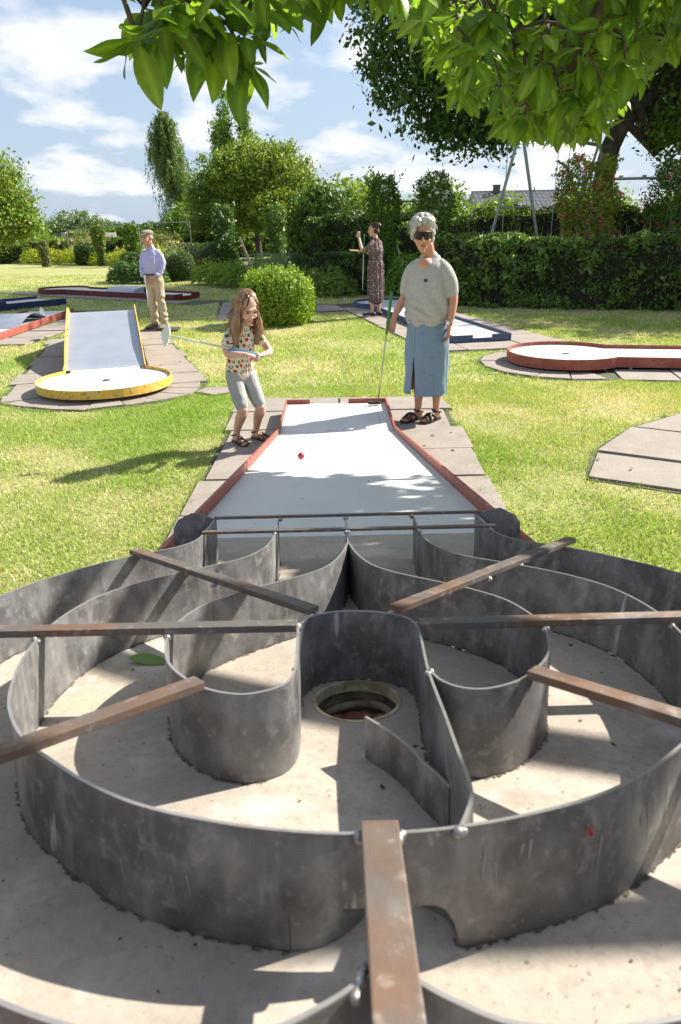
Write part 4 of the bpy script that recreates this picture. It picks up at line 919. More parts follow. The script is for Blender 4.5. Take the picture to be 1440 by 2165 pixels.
# poplars
for i, (x, y, h_, w_, lab) in enumerate([(-11.4, 86, 15.2, 1.15, 'tallest narrow poplar rising behind the broad round tree'), (-12.6, 88, 12.8, 1.1, 'left poplar of the group behind the broad round tree'), (-9.4, 87, 14.2, .8, 'right slim poplar behind the broad round tree')]):
    tree('poplar_tree', lab, (x, y, 0), h_*.8, .2, [(x, y, h_*.30, w_, w_, h_*.22), (x, y, h_*.52, w_*.95, w_*.95, h_*.24), (x+.1, y, h_*.78, w_*.55, w_*.55, h_*.24)], 420, 44, .30, .26, M['leaf_mid'], M['bark'], seed=50+i, branches=18, shell=.4, droop=-.7, tcol=(.8, .95, .85), group='poplars behind the broad tree')
# left tree
tree('orchard_tree', 'large pale leaved tree cut by the left edge of the view', (-15.6, 31.5, 0), 2.4, .26,
     [(-15.3, 31.5, 3.7, 2.4, 2.2, 1.4), (-13.9, 31.3, 2.9, 1.6, 1.6, 1.15), (-13.0, 31, 2.1, 1.0, 1.1, .7), (-15.3, 31, 2.2, 2.4, 2, 1.1)],
     640, 62, .26, .150, M['leaf_mid'], M['bark'], seed=36, branches=36, shell=.5, tcol=(1.15, 1.12, 1.1))
# middle background shrubs and trees
for i, (nm, lab, x, y, h_, w_, mm, tc_) in enumerate([
    ('tall_shrub', 'yellow green tall shrub mass right of the broad tree', 1.3, 44, 4.1, 2.6, 'leaf_lime', (.9, 1, .9)),
    ('tall_shrub', 'lower lime shrub behind the dark shaded hedge', 3.3, 40, 3.2, 1.9, 'leaf_lime', (1.0, 1, .8)),
    ('conifer', 'thin pointed dark tree just behind the leafy pillar', 2.6, 52, 4.6, 1.2, 'leaf_mid', (.8, .9, .9)),
    ('tall_shrub', 'dark green tree behind the leafy pergola pillars', 5.2, 36, 3.6, 1.7, 'leaf_mid', (.9, 1, .8)),
    ('tall_shrub', 'round green shrub in front of the tiled roof, left side', 9.3, 40, 3.1, 1.9, 'leaf_mid', (1.1, 1.1, .9)),
    ('tall_shrub', 'sunlit shrub in front of the tiled roof, right side', 14.4, 44, 3.0, 1.9, 'leaf_lime', (.8, .95, .8)),
    ('tall_shrub', 'tall shrub seen right of the roof behind the pink roses', 12.8, 36, 3.4, 2.2, 'leaf_mid', (1.2, 1.2, .9)),
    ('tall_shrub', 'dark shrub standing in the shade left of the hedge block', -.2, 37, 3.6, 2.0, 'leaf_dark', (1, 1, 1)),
    ('tall_shrub', 'lime leaved shrub left of the trunk at the right', 17.6, 34, 3.4, 3.0, 'leaf_lime', (.9, 1, .8)),
    ('small_tree', 'small round tree standing right behind the birch', -8.6, 52, 3.6, 1.5, 'leaf_pale', (1.1, 1.15, .7)),
    ('small_tree', 'bushy tree on the far side of the birch trunk', -11.0, 56, 3.4, 1.7, 'leaf_mid', (.9, 1, .8)),
    ('tall_shrub', 'small distant tree left of the white pergola post', -12.7, 60, 2.6, .8, 'leaf_mid', (.8, .9, .9)),
    ('tall_shrub', 'bushy green growth beneath the pale tree at the left edge', -20.5, 47, 2.4, 3.0, 'leaf_mid', (.9, 1, .9)),
    ('tall_shrub', 'pale hazy tree line far behind the left hedge', -30.5, 90, 4.0, 5.0, 'leaf_pale', (.8, .95, 1)),
    ]):
    tree(nm, lab, (x, y, 0), h_*.45, .12, [(x, y, h_*.58, w_*.8, w_*.7, h_*.42), (x+w_*.35, y, h_*.42, w_*.65, w_*.6, h_*.36), (x-w_*.4, y+.2, h_*.38, w_*.6, w_*.6, h_*.34)], int(90+50*w_), 46, .10*h_*.8, .055*h_+.02, M[mm], M['bark'], seed=70+i, branches=14, shell=.45, tcol=tc_)
# far tree belts on the left horizon
def belt(name, label, x0, x1, y, h, n, size, mm, seed, tc_):
    r = np.random.default_rng(seed); x = r.uniform(x0, x1, n); hh = np.array([h*(.72+.5*noise.noise(Vector((q*.11, seed, 0)))+.25*noise.noise(Vector((q*.5, seed, 3)))) for q in x])
    P = np.stack([x, y+r.uniform(-2, 2, n), hh*np.sqrt(r.uniform(0.01, 1, n))], 1)
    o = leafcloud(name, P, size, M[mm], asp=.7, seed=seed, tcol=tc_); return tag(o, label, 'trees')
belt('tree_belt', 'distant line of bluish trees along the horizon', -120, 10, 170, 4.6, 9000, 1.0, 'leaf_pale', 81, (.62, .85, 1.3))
belt('tree_belt', 'nearer dark green tree line beyond the boundary hedge', -46, -14, 84, 2.5, 6000, .5, 'leaf_mid', 82, (.8, 1, 1.0))
belt('tree_belt', 'far trees glimpsed through the garden on the right', 8, 90, 120, 4.6, 9000, .9, 'leaf_mid', 83, (.8, 1, 1.1))

# ---------------------------------------------------------------- pergola pillars with climbers
def pillar(label, x, y, h, rad, n, mm, seed, tc_=(1, 1, 1), flow=None, nf=0, top=None, size=.085, narrow=.55, cat='climbing plant', pole=True):
    r = np.random.default_rng(seed); root = thing('climbing_plant', label, cat, (x, y, 0), world=True)
    pm = MB()
    for dx_, dy_ in ((-.12, -.12), (.12, -.12), (.12, .12), (-.12, .12)): pm.tube([(x+dx_, y+dy_, 0), (x+dx_, y+dy_, h*.92)], .016, 6)
    pm.build('post', M['pipe'], root)
    t = r.uniform(0, 1, n); z = t*h*r.uniform(.97, 1.04, n); a = r.uniform(0, 6.283, n)
    wob = np.array([1+.5*noise.noise(Vector((math.cos(q)*1.2, math.sin(q)*1.2+seed, w*1.6))) for q, w in zip(a, z)])
    pr = rad*(narrow+(1-narrow)*np.clip((t-.35)/.3, 0, 1))*np.where(t > .9, np.sqrt(np.clip((1.06-t)/.16, 0, 1)), 1)*wob
    rr_ = pr*r.uniform(.35, 1.08, n)**.5; P = np.stack([x+np.cos(a)*rr_, y+np.sin(a)*rr_, z], 1)
    ns = n//9; k = 26; tipa = r.uniform(0, 6.283, k); ex = []
    for q in range(k):
        s = np.array([x, y, h*.85])+np.array([math.cos(tipa[q])*rad*.7, math.sin(tipa[q])*rad*.7, r.uniform(-.3, .12)*h]); l = r.uniform(.2, .5)*h*.35
        u_ = np.array([math.cos(tipa[q])*.6, math.sin(tipa[q])*.6, r.uniform(-.6, 1.1)]); tt = np.linspace(0, l, max(3, ns//k)); ex.append(s+tt[:, None]*u_+r.normal(0, .03, (len(tt), 3)))
    P = np.concatenate([P]+ex); P = P[P[:, 2] > .03]
    D = np.stack([P[:, 0]-x, P[:, 1]-y, np.full(len(P), .1)], 1); D /= np.linalg.norm(D, axis=1)[:, None]+1e-6
    leafcloud('foliage', P, size, M[mm], root, nrm=D, tcol=tc_, seed=seed)
    vb = MB()
    for q in range(7):
        a0_ = r.uniform(0, 6.28); pts_ = [(x+math.cos(a0_+w*2)*rad*.35, y+math.sin(a0_+w*2)*rad*.35, h*.9*w) for w in np.linspace(0, 1, 9)]; vb.tube(pts_, [.018*(1-.07*i) for i in range(9)], 5)
    vb.build('vine_stem', M['twig'], root)
    if nf:
        idx = r.integers(0, len(P), nf*3); idx = [i for i in idx if P[i, 2] > .25*h and (P[i, 1] < y+.1)][:nf]
        flowers('blossom', P[idx]+np.array([0, -.03, 0]), .10 if flow == 'bloom_pink' else .09, M[flow], root, seed=seed)
    return root
pillar('leafy pergola pillar behind the woman in the long dress', 1.62, 22.2, 2.95, .50, 7600, 'leaf_mid', 91, (.75, .9, .7), narrow=.62)
pillar('loose climbing rose pillar with white blooms left of the front hedge', 3.05, 21.6, 3.0, .52, 6200, 'leaf_mid', 92, (.72, .85, .75), 'bloom_white', 60, narrow=.62)
pillar('pink rambling rose pillar in front of the big trunk', 6.95, 20.2, 3.2, .82, 8200, 'leaf_lime', 93, (1.0, .95, .9), 'bloom_pink', 46, narrow=.8, size=.09)
pillar('dark leafy rose pillar with a few pink blooms at the right edge', 9.3, 20.0, 3.1, .75, 7600, 'leaf_mid', 94, (.7, .85, .7), 'bloom_pink', 12, narrow=.75)
pillar('dark twining pillar with white roses at the left of the broad trees', -4.15, 29, 2.5, .42, 6200, 'leaf_dark', 95, (1.1, 1.2, 1), 'bloom_white', 34, narrow=.7)
pillar('dark twining pillar with white roses in front of the broad tree', -2.15, 29.6, 2.5, .42, 6000, 'leaf_dark', 96, (1.2, 1.25, 1), 'bloom_white', 26, narrow=.65)
pillar('slim rose pillar beside the far clipped ball, left of the man', -12.1, 38.6, 1.95, .34, 3800, 'leaf_mid', 97, (1.0, 1, .8), 'bloom_pale', 12, narrow=.6, size=.10)
pillar('slim rose pillar directly behind the cap of the man', -10.1, 37.5, 2.0, .36, 4000, 'leaf_mid', 98, (.75, .9, .75), 'bloom_pale', 10, narrow=.8, size=.10)
pillar('low slim rose clump under the pale tree at the left', -15.0, 38.5, 1.25, .26, 1800, 'leaf_pale', 99, (1.15, 1.0, .8), 'bloom_pale', 14, narrow=.9, size=.10)
def frame(label, p0, p1, z, rad=.028, brace=.25, mm='pipe', posts=(1, 1), cat='pergola frame'):
    root = thing('pergola_frame', label, cat, (p0[0], p0[1], 0), world=True); a, b = Vector((p0[0], p0[1], z)), Vector((p1[0], p1[1], z)); t = (b-a).normalized()
    MB().tube([a-t*.05, b+t*.05], rad, 8).build('crossbar', M[mm], root)
    for q, s_, w in ((a, 1, posts[0]), (b, -1, posts[1])):
        if w:
            MB().tube([(q.x, q.y, 0), (q.x, q.y, z)], rad*1.1, 8).build('post', M[mm], root)
            MB().tube([q+Vector((0, 0, -brace)), q+t*s_*brace], rad*.7, 6).build('brace', M[mm], root)
    for k in (.3, .6):
        p = a.lerp(b, k); MB().box((p.x, p.y, p.z+rad*1.5), (.10, .05, rad*1.5)).build('clamp', M[mm], root)
frame('grey pergola bar with corner post above the low brick building', (-14.9, 42), (-12.3, 39.5), 1.78, mm='pipe')
frame('grey pergola bar running from the slim rose pillar towards the man', (-11.9, 38.5), (-9.7, 37.6), 1.92)
frame('pale pergola frame with tall post just right of the head of the man', (-9.2, 38), (-6.9, 36.6), 2.05, mm='pipe', brace=.25, rad=.016)
frame('steel bar linking the leafy pillar and the white rose pillar', (1.7, 22.2), (3.0, 21.6), 2.32, posts=(0, 0))
frame('steel bar reaching right from the pink rose pillar across the trunk', (7.2, 20.2), (9.2, 20.0), 2.72, posts=(0, 0), rad=.035)
# low garden timber
gp = thing('garden_rail', 'small weathered timber rail between the dark clipped mounds', 'garden rail', (-4.9, 29.0, 0), world=True)
MB().bar((-5.05, 28.3, 0), (-5.2, 28.3, 1.0), .05, .05, (0, 1, 0)).build('post', M['twig'], gp); MB().bar((-5.25, 28.3, .62), (-4.6, 28.3, .64), .05, .05).build('rail', M['twig'], gp)
# leaning timber
lp = MB().bar((-3.55, 33, 0), (-4.1, 33.3, 1.35), .09, .07, (0, 1, 0)).build('leaning_post', mat('grey_timber', (.30, .26, .22), .8), None); tag(lp, 'pale leaning timber post right of the dark twining pillar', 'post')

# ---------------------------------------------------------------- swing, fence, goal, house
M['swingsteel'] = mat('galvanised_swing_tube', (.25, .28, .27), .5, .6, layers=[('noise', 6, 5, .4, .65, (.16, .18, .17), .7)])
sw = thing('swing_frame', 'tall galvanised A shaped swing frame behind the long hedge', 'swing', (4.5, 18, 0), world=True)
topz = 3.62; MB().tube([(3.62, 18.0, -.05), (4.47, 18, topz)], .038, 10).build('leg', M['swingsteel'], sw); MB().tube([(5.42, 18.0, -.05), (4.53, 18, topz)], .038, 10).build('leg', M['swingsteel'], sw)
MB().tube([(4.16, 17.99, 2.02), (4.86, 17.99, 2.02)], .024, 8).build('crossbar', M['swingsteel'], sw)
MB().tube([(3.9, 17.3, topz+.03), (7.7, 21.6, topz+.03)], .045, 10).build('top_beam', M['swingsteel'], sw)
MB().tube([(6.72, 21.5, -.05), (7.57, 21.5, topz)], .038, 10).build('leg', M['swingsteel'], sw); MB().tube([(8.52, 21.5, -.05), (7.63, 21.5, topz)], .038, 10).build('leg', M['swingsteel'], sw)
for x in (-.16, .2): MB().bar((4.5+x-.1, 17.95, topz-.16), (4.5+x*.2+.02, 17.95, topz+.12), .03, .03, (0, 1, 0)).build('corner_brace', M['swingsteel'], sw)
for x, y in ((4.10, 17.5), (5.9, 19.6), (6.35, 20.1)): MB().tube([(x, y, topz), (x, y, .55)], .009, 5).build('rope', M['pipe'], sw)
MB().box((6.12, 19.85, .53), (.55, .2, .03), Matrix.Rotation(R(48), 3, 'Z')).build('seat', M['dark'], sw)

def netmesh(mb, p0, ux, uz, w, h, st, r_, diag=True):
    p0, ux, uz = Vector(p0), Vector(ux), Vector(uz)
    n = int((w+h)/st)
    for i in range(-n, n+1):
        for sg in ((1, -1) if diag else ()):
            c = i*st; pts_ = []
            # line: x - sg*z = c
            for z in (0, h): pts_.append((c+sg*z, z))
            (xa, za), (xb, zb_) = pts_
            def clip(xa, za, xb, zb_):
                t0, t1 = 0.0, 1.0; dx_ = xb-xa
                for lo, hi in ((0, w),):
                    ta, tb_ = (lo-xa)/dx_, (hi-xa)/dx_
                    if ta > tb_: ta, tb_ = tb_, ta
                    t0, t1 = max(t0, ta), min(t1, tb_)
                return None if t0 >= t1 else (xa+dx_*t0, za+(zb_-za)*t0, xa+dx_*t1, za+(zb_-za)*t1)
            q = clip(xa, za, xb, zb_)
            if q: mb.tube([p0+ux*q[0]+uz*q[1], p0+ux*q[2]+uz*q[3]], r_, 3, caps=False)
    return mb
fc = thing('wire_fence', 'short panel of green wire mesh fencing behind the round box bush', 'fence', (-2.4, 20.3, 0), world=True)
for x in (-2.42, -2.1, -1.75, -1.08): MB().tube([(x, 20.3, 0), (x, 20.3, 1.0)], .014, 6).build('post', mat('green_fence_steel', (.07, .11, .09), .5, .3) if 'fence' not in M else M['fence'], fc)
MB().tube([(-2.42, 20.3, .99), (-1.08, 20.3, .99)], .012, 6).build('top_rail', M['swingsteel'], fc)
netmesh(MB(), (-2.42, 20.3, .02), (1, 0, 0), (0, 0, 1), 1.34, .95, .055, .0028).build('wire_mesh', M['swingsteel'], fc, kind='stuff')
gl = thing('football_goal', 'white football goal with green net behind the older woman', 'goal', (2.5, 27, 0), world=True)
MB().tube([(2.22, 26.4, 1.72), (2.72, 26.4, 0)], .03, 8).build('side_post', M['whitepaint'], gl); MB().tube([(2.22, 26.4, 1.72), (4.4, 26.4, 1.72)], .03, 8).build('crossbar', M['whitepaint'], gl)
MB().tube([(4.4, 26.4, 1.72), (4.4, 26.4, 0)], .03, 8).build('side_post', M['whitepaint'], gl)
nm = MB()
for i in range(16): z = .1+i*.105; x0_ = 2.22+(1.72-z)*.29; nm.tube([(x0_, 26.42, z), (x0_+.8, 26.75, z-.05), (4.35, 26.42, z)], .004, 3, False)
for i in range(20): x = 2.3+i*.11; nm.tube([(x, 26.42, 1.7), (x+.1, 26.8, .8), (x+.45, 26.6, .05)], .004, 3, False)
nm.build('net', mat('green_net', (.12, .30, .20), .7), gl, kind='stuff')

hs = thing('house', 'bungalow with a dark grey tiled roof glimpsed behind the garden', 'house', (18, 66, 0), world=True)
M['tile'] = mat('dark_roof_tile', (.17, .17, .20), .6, layers=[('noise', 3, 5, .4, .65, (.17, .165, .18), .6)])
M['wallw'] = mat('pale_render', (.5, .47, .42), .8)
MB().box((19.5, 68.5, 1.4), (12.6, 7.6, 2.8)).build('wall', M['wallw'], hs)
rf = MB(); nrow = 16; wv_ = 64
for k in range(nrow):
    t0, t1 = k/nrow, (k+1)/nrow; ya, yb = 64.2+4.3*t0, 64.2+4.3*t1+.05; za, zb_ = 2.55+1.95*t0+.05, 2.55+1.95*t1
    v = []; f = []
    for i in range(wv_+1):
        x = 13.0+13.0*i/wv_; w = .045*(i % 2); v += [(x, ya, za+w), (x, yb, zb_+w), (x, ya, za+w-.06)]
    for i in range(wv_): q = i*3; f += [(q, q+3, q+4, q+1), (q+2, q+5, q+3, q)]
    rf.add(v, f)
rf.add([(13, 68.5, 4.5), (26, 68.5, 4.5), (26, 72.8, 2.55), (13, 72.8, 2.55)], [(0, 1, 2, 3)]); rf.add([(13.05, 64.2, 2.5), (13.05, 68.5, 4.45), (13.05, 72.8, 2.5)], [(0, 1, 2)]); rf.add([(25.95, 64.2, 2.5), (25.95, 68.5, 4.45), (25.95, 72.8, 2.5)], [(2, 1, 0)])
ro = rf.build('roof', M['tile'], hs); MB().tube([(12.98, 68.5, 4.53), (26.02, 68.5, 4.53)], .09, 8).build('ridge_tiles', M['tile'], ro)
cm = MB().box((15.2, 68.2, 4.7), (.55, .5, .62)).box((15.2, 68.2, 5.04), (.66, .6, .07)).build('chimney', mat('dark_brick', (.09, .075, .075), .85), hs)
MB().bar((16.7, 65.7, 3.42), (17.6, 65.7, 3.42), .06, .08).build('skylight', M['whitepaint'], ro); MB().tube([(18.7, 68.4, 4.5), (18.7, 68.4, 4.85)], .05, 6).build('vent_pipe', M['dark'], ro)
h2 = thing('house', 'second dark roof showing in a gap right of the big trunk', 'house', (27, 62, 0), world=True)
MB().box((27, 64, 1.2), (5.5, 4, 2.4)).build('wall', M['wallw'], h2)
MB().prism([(24, 61.6), (30, 61.6), (30, 66.4), (24, 66.4)], 2.3, 2.4).add([(24, 61.6, 2.4), (30, 61.6, 2.4), (29.6, 64, 3.55), (24.4, 64, 3.55), (24, 66.4, 2.4), (30, 66.4, 2.4)], [(0, 1, 2, 3), (5, 4, 3, 2), (4, 0, 3), (1, 5, 2)]).build('roof', M['tile'], h2)
bw = thing('brick_building', 'low red brick building with a flat dark roof beyond the left hedge', 'building', (-17, 50, 0), world=True)
M['brick'] = mat('red_brick', (.23, .09, .065), .85, layers=[('noise', 9, 4, .4, .6, (.30, .14, .10), .7), ('noise', 3, 4, .5, .7, (.14, .08, .06), .5)], bump=(30, .4, .02))
MB().box((-16.9, 51.5, .68), (2.9, 3, 1.36)).build('wall', M['brick'], bw); MB().box((-16.9, 51.45, 1.50), (3.2, 3.3, .30)).build('roof_edge', mat('roof_felt', (.16, .14, .14), .8), bw)
MB().box((-17.9, 49.9, 1.5), (.30, .30, .44)).build('stone_block', mat('pale_stone', (.45, .42, .38), .8), bw)
bricks = MB()
for k in range(9):
    for i in range(9): bricks.box((-18.2+i*.31+(.15 if k % 2 else 0), 49.985, .08+k*.14), (.285, .03, .115))
bricks.build('brick', M['brick'], bw, kind='stuff')

# ---------------------------------------------------------------- magnolia over the camera
mg = thing('magnolia_tree', 'magnolia with large glossy green leaves hanging across the top of the view', 'tree', (3.1, 1.0, 0), world=True)
M['mleaf'] = mat('magnolia_leaf', (.17, .265, .04), .36, layers=[('noise', 9, 5, .45, .65, (.085, .15, .025), .5)], trans=.55, spec=.45, tint=True, bump=(45, .12, .003))
M['mleaf2'] = mat('magnolia_leaf_dark', (.12, .20, .034), .34, layers=[('noise', 9, 5, .45, .65, (.09, .15, .03), .5)], trans=.48, spec=.45, tint=True, bump=(45, .12, .003))
def twig(mb, pts_, r0, r1, n=7, sub=4):
    P_ = crom(pts_, sub); k = len(P_); mb.tube(P_, [r0+(r1-r0)*i/(k-1) for i in range(k)], n)
tb = MB(); twig(tb, [(3.1, 1.0, -.1), (3.05, 1.05, .8), (2.9, 1.2, 1.7), (2.8, 1.3, 2.6)], .13, .10, 12); tb.build('trunk', M['bark'], mg, smooth=True)
rg = np.random.default_rng(77); rr = random.Random(77)
whorls = []       # (position, outward direction, leaf scale)
bm_ = MB()
bough = {
 'left': [(2.8, 1.3, 2.5), (1.9, 1.55, 2.95), (1.0, 1.7, 2.85), (.35, 1.75, 2.5), (-.05, 1.7, 2.27), (-.22, 1.66, 2.12)],
 'mid': [(2.8, 1.3, 2.6), (1.9, 1.9, 2.8), (1.2, 2.2, 2.6), (.85, 2.3, 2.3), (.72, 2.35, 2.02)],
 'far': [(2.9, 1.3, 2.4), (2.3, 2.3, 2.7), (1.6, 2.9, 2.6), (1.1, 3.2, 2.35), (.85, 3.35, 2.1)],
 'right': [(2.85, 1.3, 2.3), (2.2, 1.9, 2.5), (1.5, 2.2, 2.35), (1.15, 2.3, 2.12)]}
bp = {}
for k, p in bough.items(): twig(bm_, p, .045 if k != 'left' else .035, .010, 8); bp[k] = crom(p, 8)
nodes = []
def near_bough(p):
    best = None
    for q in nodes:
        d = (q-p).length+(0.12 if q.z < p.z-.02 else 0)
        if best is None or d < best[0]: best = (d, q)
    if best and best[0] < .22: return best[1]
    for k, P_ in bp.items():
        for q in P_[8:]:
            d = (q-p).length+ (0.35 if q.z < p.z else 0)
            if best is None or d < best[0]: best = (d, q)
    return best[1]
def lowedge(a):      # lower outline of the right hand foliage as slope of sight from head height
    return -.008+float(np.interp(a, [.10, .13, .16, .20, .25, .31, .345, .38, .42, .455, .6], [.26, .215, .165, .14, .118, .105, .125, .16, .20, .225, .24]))
def add_whorl(p, sc=1.0, n=7):
    p = Vector(p); b = near_bough(p); side = (p-b); side.z *= .3
    if side.length > .02:
        mid = b.lerp(p, .5)+Vector((rr.uniform(-.04, .04), rr.uniform(-.04, .04), .06)); twig(bm_, [b, mid, p], .0065, .0030, 5, 3)
    nodes.append(p.copy())
    whorls.append((p, side.normalized() if side.length > 1e-3 else Vector((0, -1, 0)), sc, n))
# left spray
for p in [(-.37, 1.60, 1.97), (-.36, 1.64, 2.03), (-.31, 1.58, 2.00), (-.34, 1.68, 2.00), (-.27, 1.62, 2.03), (-.24, 1.70, 1.98), (-.20, 1.60, 2.04), (-.22, 1.75, 2.05), (-.17, 1.68, 1.99), (-.18, 1.78, 1.96), (-.13, 1.66, 2.07), (-.25, 1.55, 2.12), (-.12, 1.76, 2.05), (-.30, 1.75, 2.10), (-.15, 1.9, 2.14), (-.28, 1.7, 2.07), (-.21, 1.66, 2.0)]: add_whorl((p[0], p[1], p[2]-.015), rr.uniform(.72, .95), 8)
for p in [(-.02, 1.78, 2.13), (.05, 1.8, 2.13), (.12, 1.85, 2.15), (-.07, 1.74, 2.12), (.15, 1.88, 2.16), (.0, 1.85, 2.17), (.10, 1.76, 2.17), (.17, 1.95, 2.17), (.20, 2.05, 2.2), (-.10, 1.85, 2.18), (.04, 1.95, 2.20), (.14, 1.80, 2.12)]: add_whorl((p[0], p[1], p[2]-.02), rr.uniform(.7, .9), 7)
k = 0
while k < 330:
    Y = 2.25+1.9*rr.random()**1.05; a = rr.uniform(.115, .50); lo = lowedge(a); e = lo+abs(rr.gauss(0, .13))*(1.0 if a > .16 else .5)
    if e > .42: continue
    add_whorl((a*Y, Y, 1.6+e*Y+.03), rr.uniform(.62, .95), 8); k += 1
# unseen crown whorls, added only where their shadow lands on lane and maze
k = 0
while k < 330:
    p = Vector((rr.uniform(.9, 3.4), rr.uniform(2.9, 5.0), rr.uniform(2.0, 3.3)))
    if k < 290: p = Vector((rr.uniform(1.45, 2.95), rr.uniform(2.3, 4.25), rr.uniform(2.4, 3.1)))
    if (p.z-1.6)/p.y < lowedge(p.x/p.y)+.02: continue
    t_ = (p.z-.55)/.6225; qx, qy = p.x-.684*t_, p.y-.379*t_
    if not (-1.1 < qx < 1.1 and 1.15 < qy < 2.88): continue
    add_whorl(p, 1.15, 8); k += 1
bm_.build('branch', M['twig'], mg, smooth=True)
# leaf meshes
variants = []
for i in range(6):
    v, f = big_leaf(.122, .060 if i % 2 else .068, [.05, .25, .4, .15, -.1, .3][i], [.25, .1, .35, .2, .3, .15][i])
    pet = [(-.018, -.0012, .001), (0, -.0012, 0), (0, .0012, 0), (-.018, .0012, .001)]; b = len(v); v = v+pet; f = f+[(b, b+1, b+2, b+3)]
    # raised midrib
    b = len(v); v += [(0, -.0012, -.0006), (.125, -.0004, v[8*5-3][2]-.001), (.125, .0004, v[8*5-3][2]-.001), (0, .0012, -.0006)]
    variants.append((v, f))
Ls = []
for (p, side, sc, n) in whorls:
    a0_ = rr.uniform(0, 6.28)
    for q in range(n):
        a = a0_+q*2*math.pi/n+rr.uniform(-.35, .35); d = Vector((math.cos(a), math.sin(a), rr.uniform(-1.35, .25)))+side*.45; d.normalize()
        upv = Vector((rr.uniform(-.5, .5), rr.uniform(-.5, .5), 1.0)); s_ = upv.cross(d).normalized(); nn = d.cross(s_)
        if rr.random() < .12: nn = -nn; s_ = -s_
        s = sc*rr.uniform(.62, 1.12)
        m4 = Matrix((d*s, s_*s, nn*s)).transposed().to_4x4(); m4.translation = p+d*.014; tip = p+d*.13*s; c_ = (p+tip)/2-Vector((0, 0, 1.6))
        dep = c_.dot(FW); px = abs(c_.dot(RT)/max(dep, .01)); py = c_.dot(UP)/max(dep, .01)
        vis = dep > .3 and px < .52 and -.76 < py < .76
        Ls.append((dep if vis else 99, m4, rr.randrange(6), rr.random()))
Ls.sort(key=lambda q: q[0])
vm = []
def leaf_tint(me, k):
    n_ = len(me.vertices); at = me.color_attributes.new('tint', 'FLOAT_COLOR', 'POINT'); r_ = np.random.default_rng(k); c = np.ones((n_, 4)); base_ = np.array([(1, 1, 1), (1.25, 1.15, 1), (.75, .85, .9), (1.1, 1.1, .8), (.9, 1, 1), (.8, .92, 1.1)][k % 6]); nl = max(1, n_//(45+8))
    for q in range(nl):
        i0 = q*53; s_ = r_.uniform(.72, 1.25) if nl > 1 else 1; c[i0:i0+53, :3] = base_*s_*r_.uniform(.9, 1.1, (len(c[i0:i0+53]), 1))
        c[i0+2:i0+45:5, :3] *= 1.45
    at.data.foreach_set('color', c.astype(np.float32).ravel())
for mi, mm in enumerate(('mleaf', 'mleaf2')):
    for v, f in variants:
        me = bpy.data.meshes.new('leaf'); me.from_pydata([tuple(x) for x in v], [], f); me.shade_smooth(); me.materials.append(M[mm]); leaf_tint(me, len(vm)); vm.append(me)
bV = []; bF = []; mo = Vector(mg.location)
for i, (dep, m4, vi, rnd) in enumerate(Ls):
    if i < 300:
        o = link(bpy.data.objects.new('leaf', vm[vi+(6 if rnd < .3 else 0)])); o.parent = mg; m5 = m4.copy(); m5.translation = m4.translation-mo; o.matrix_local = m5
    else:
        v, f = variants[vi]; b = len(bV); bV += [tuple(m4 @ Vector(q)) for q in v]; bF += [tuple(x+b for x in q) for q in f]
leaf_tint(mesh_obj('foliage', bV, bF, M['mleaf'], mg, smooth=True, kind='stuff').data, 0)
# two fallen petals / leaf litter on the lawn
lt = MB(); rr = random.Random(9)
for k in range(70):
    x, y = rr.uniform(-2.5, 3.2), rr.uniform(4, 12); a = rr.uniform(0, 3.14); l = rr.uniform(.010, .03); d = Vector((math.cos(a), math.sin(a)))*l; n_ = Vector((-d.y, d.x))*.35
    lt.add([(x-d.x, y-d.y, .03), (x+n_.x, y+n_.y, .036), (x+d.x, y+d.y, .031), (x-n_.x, y-n_.y, .034)], [(0, 1, 2, 3)])
tag(lt.build('leaf_litter', mat('dry_leaf', (.10, .065, .035), .8), kind='stuff'), 'small dry leaf scraps scattered on the lawn', 'leaf litter')
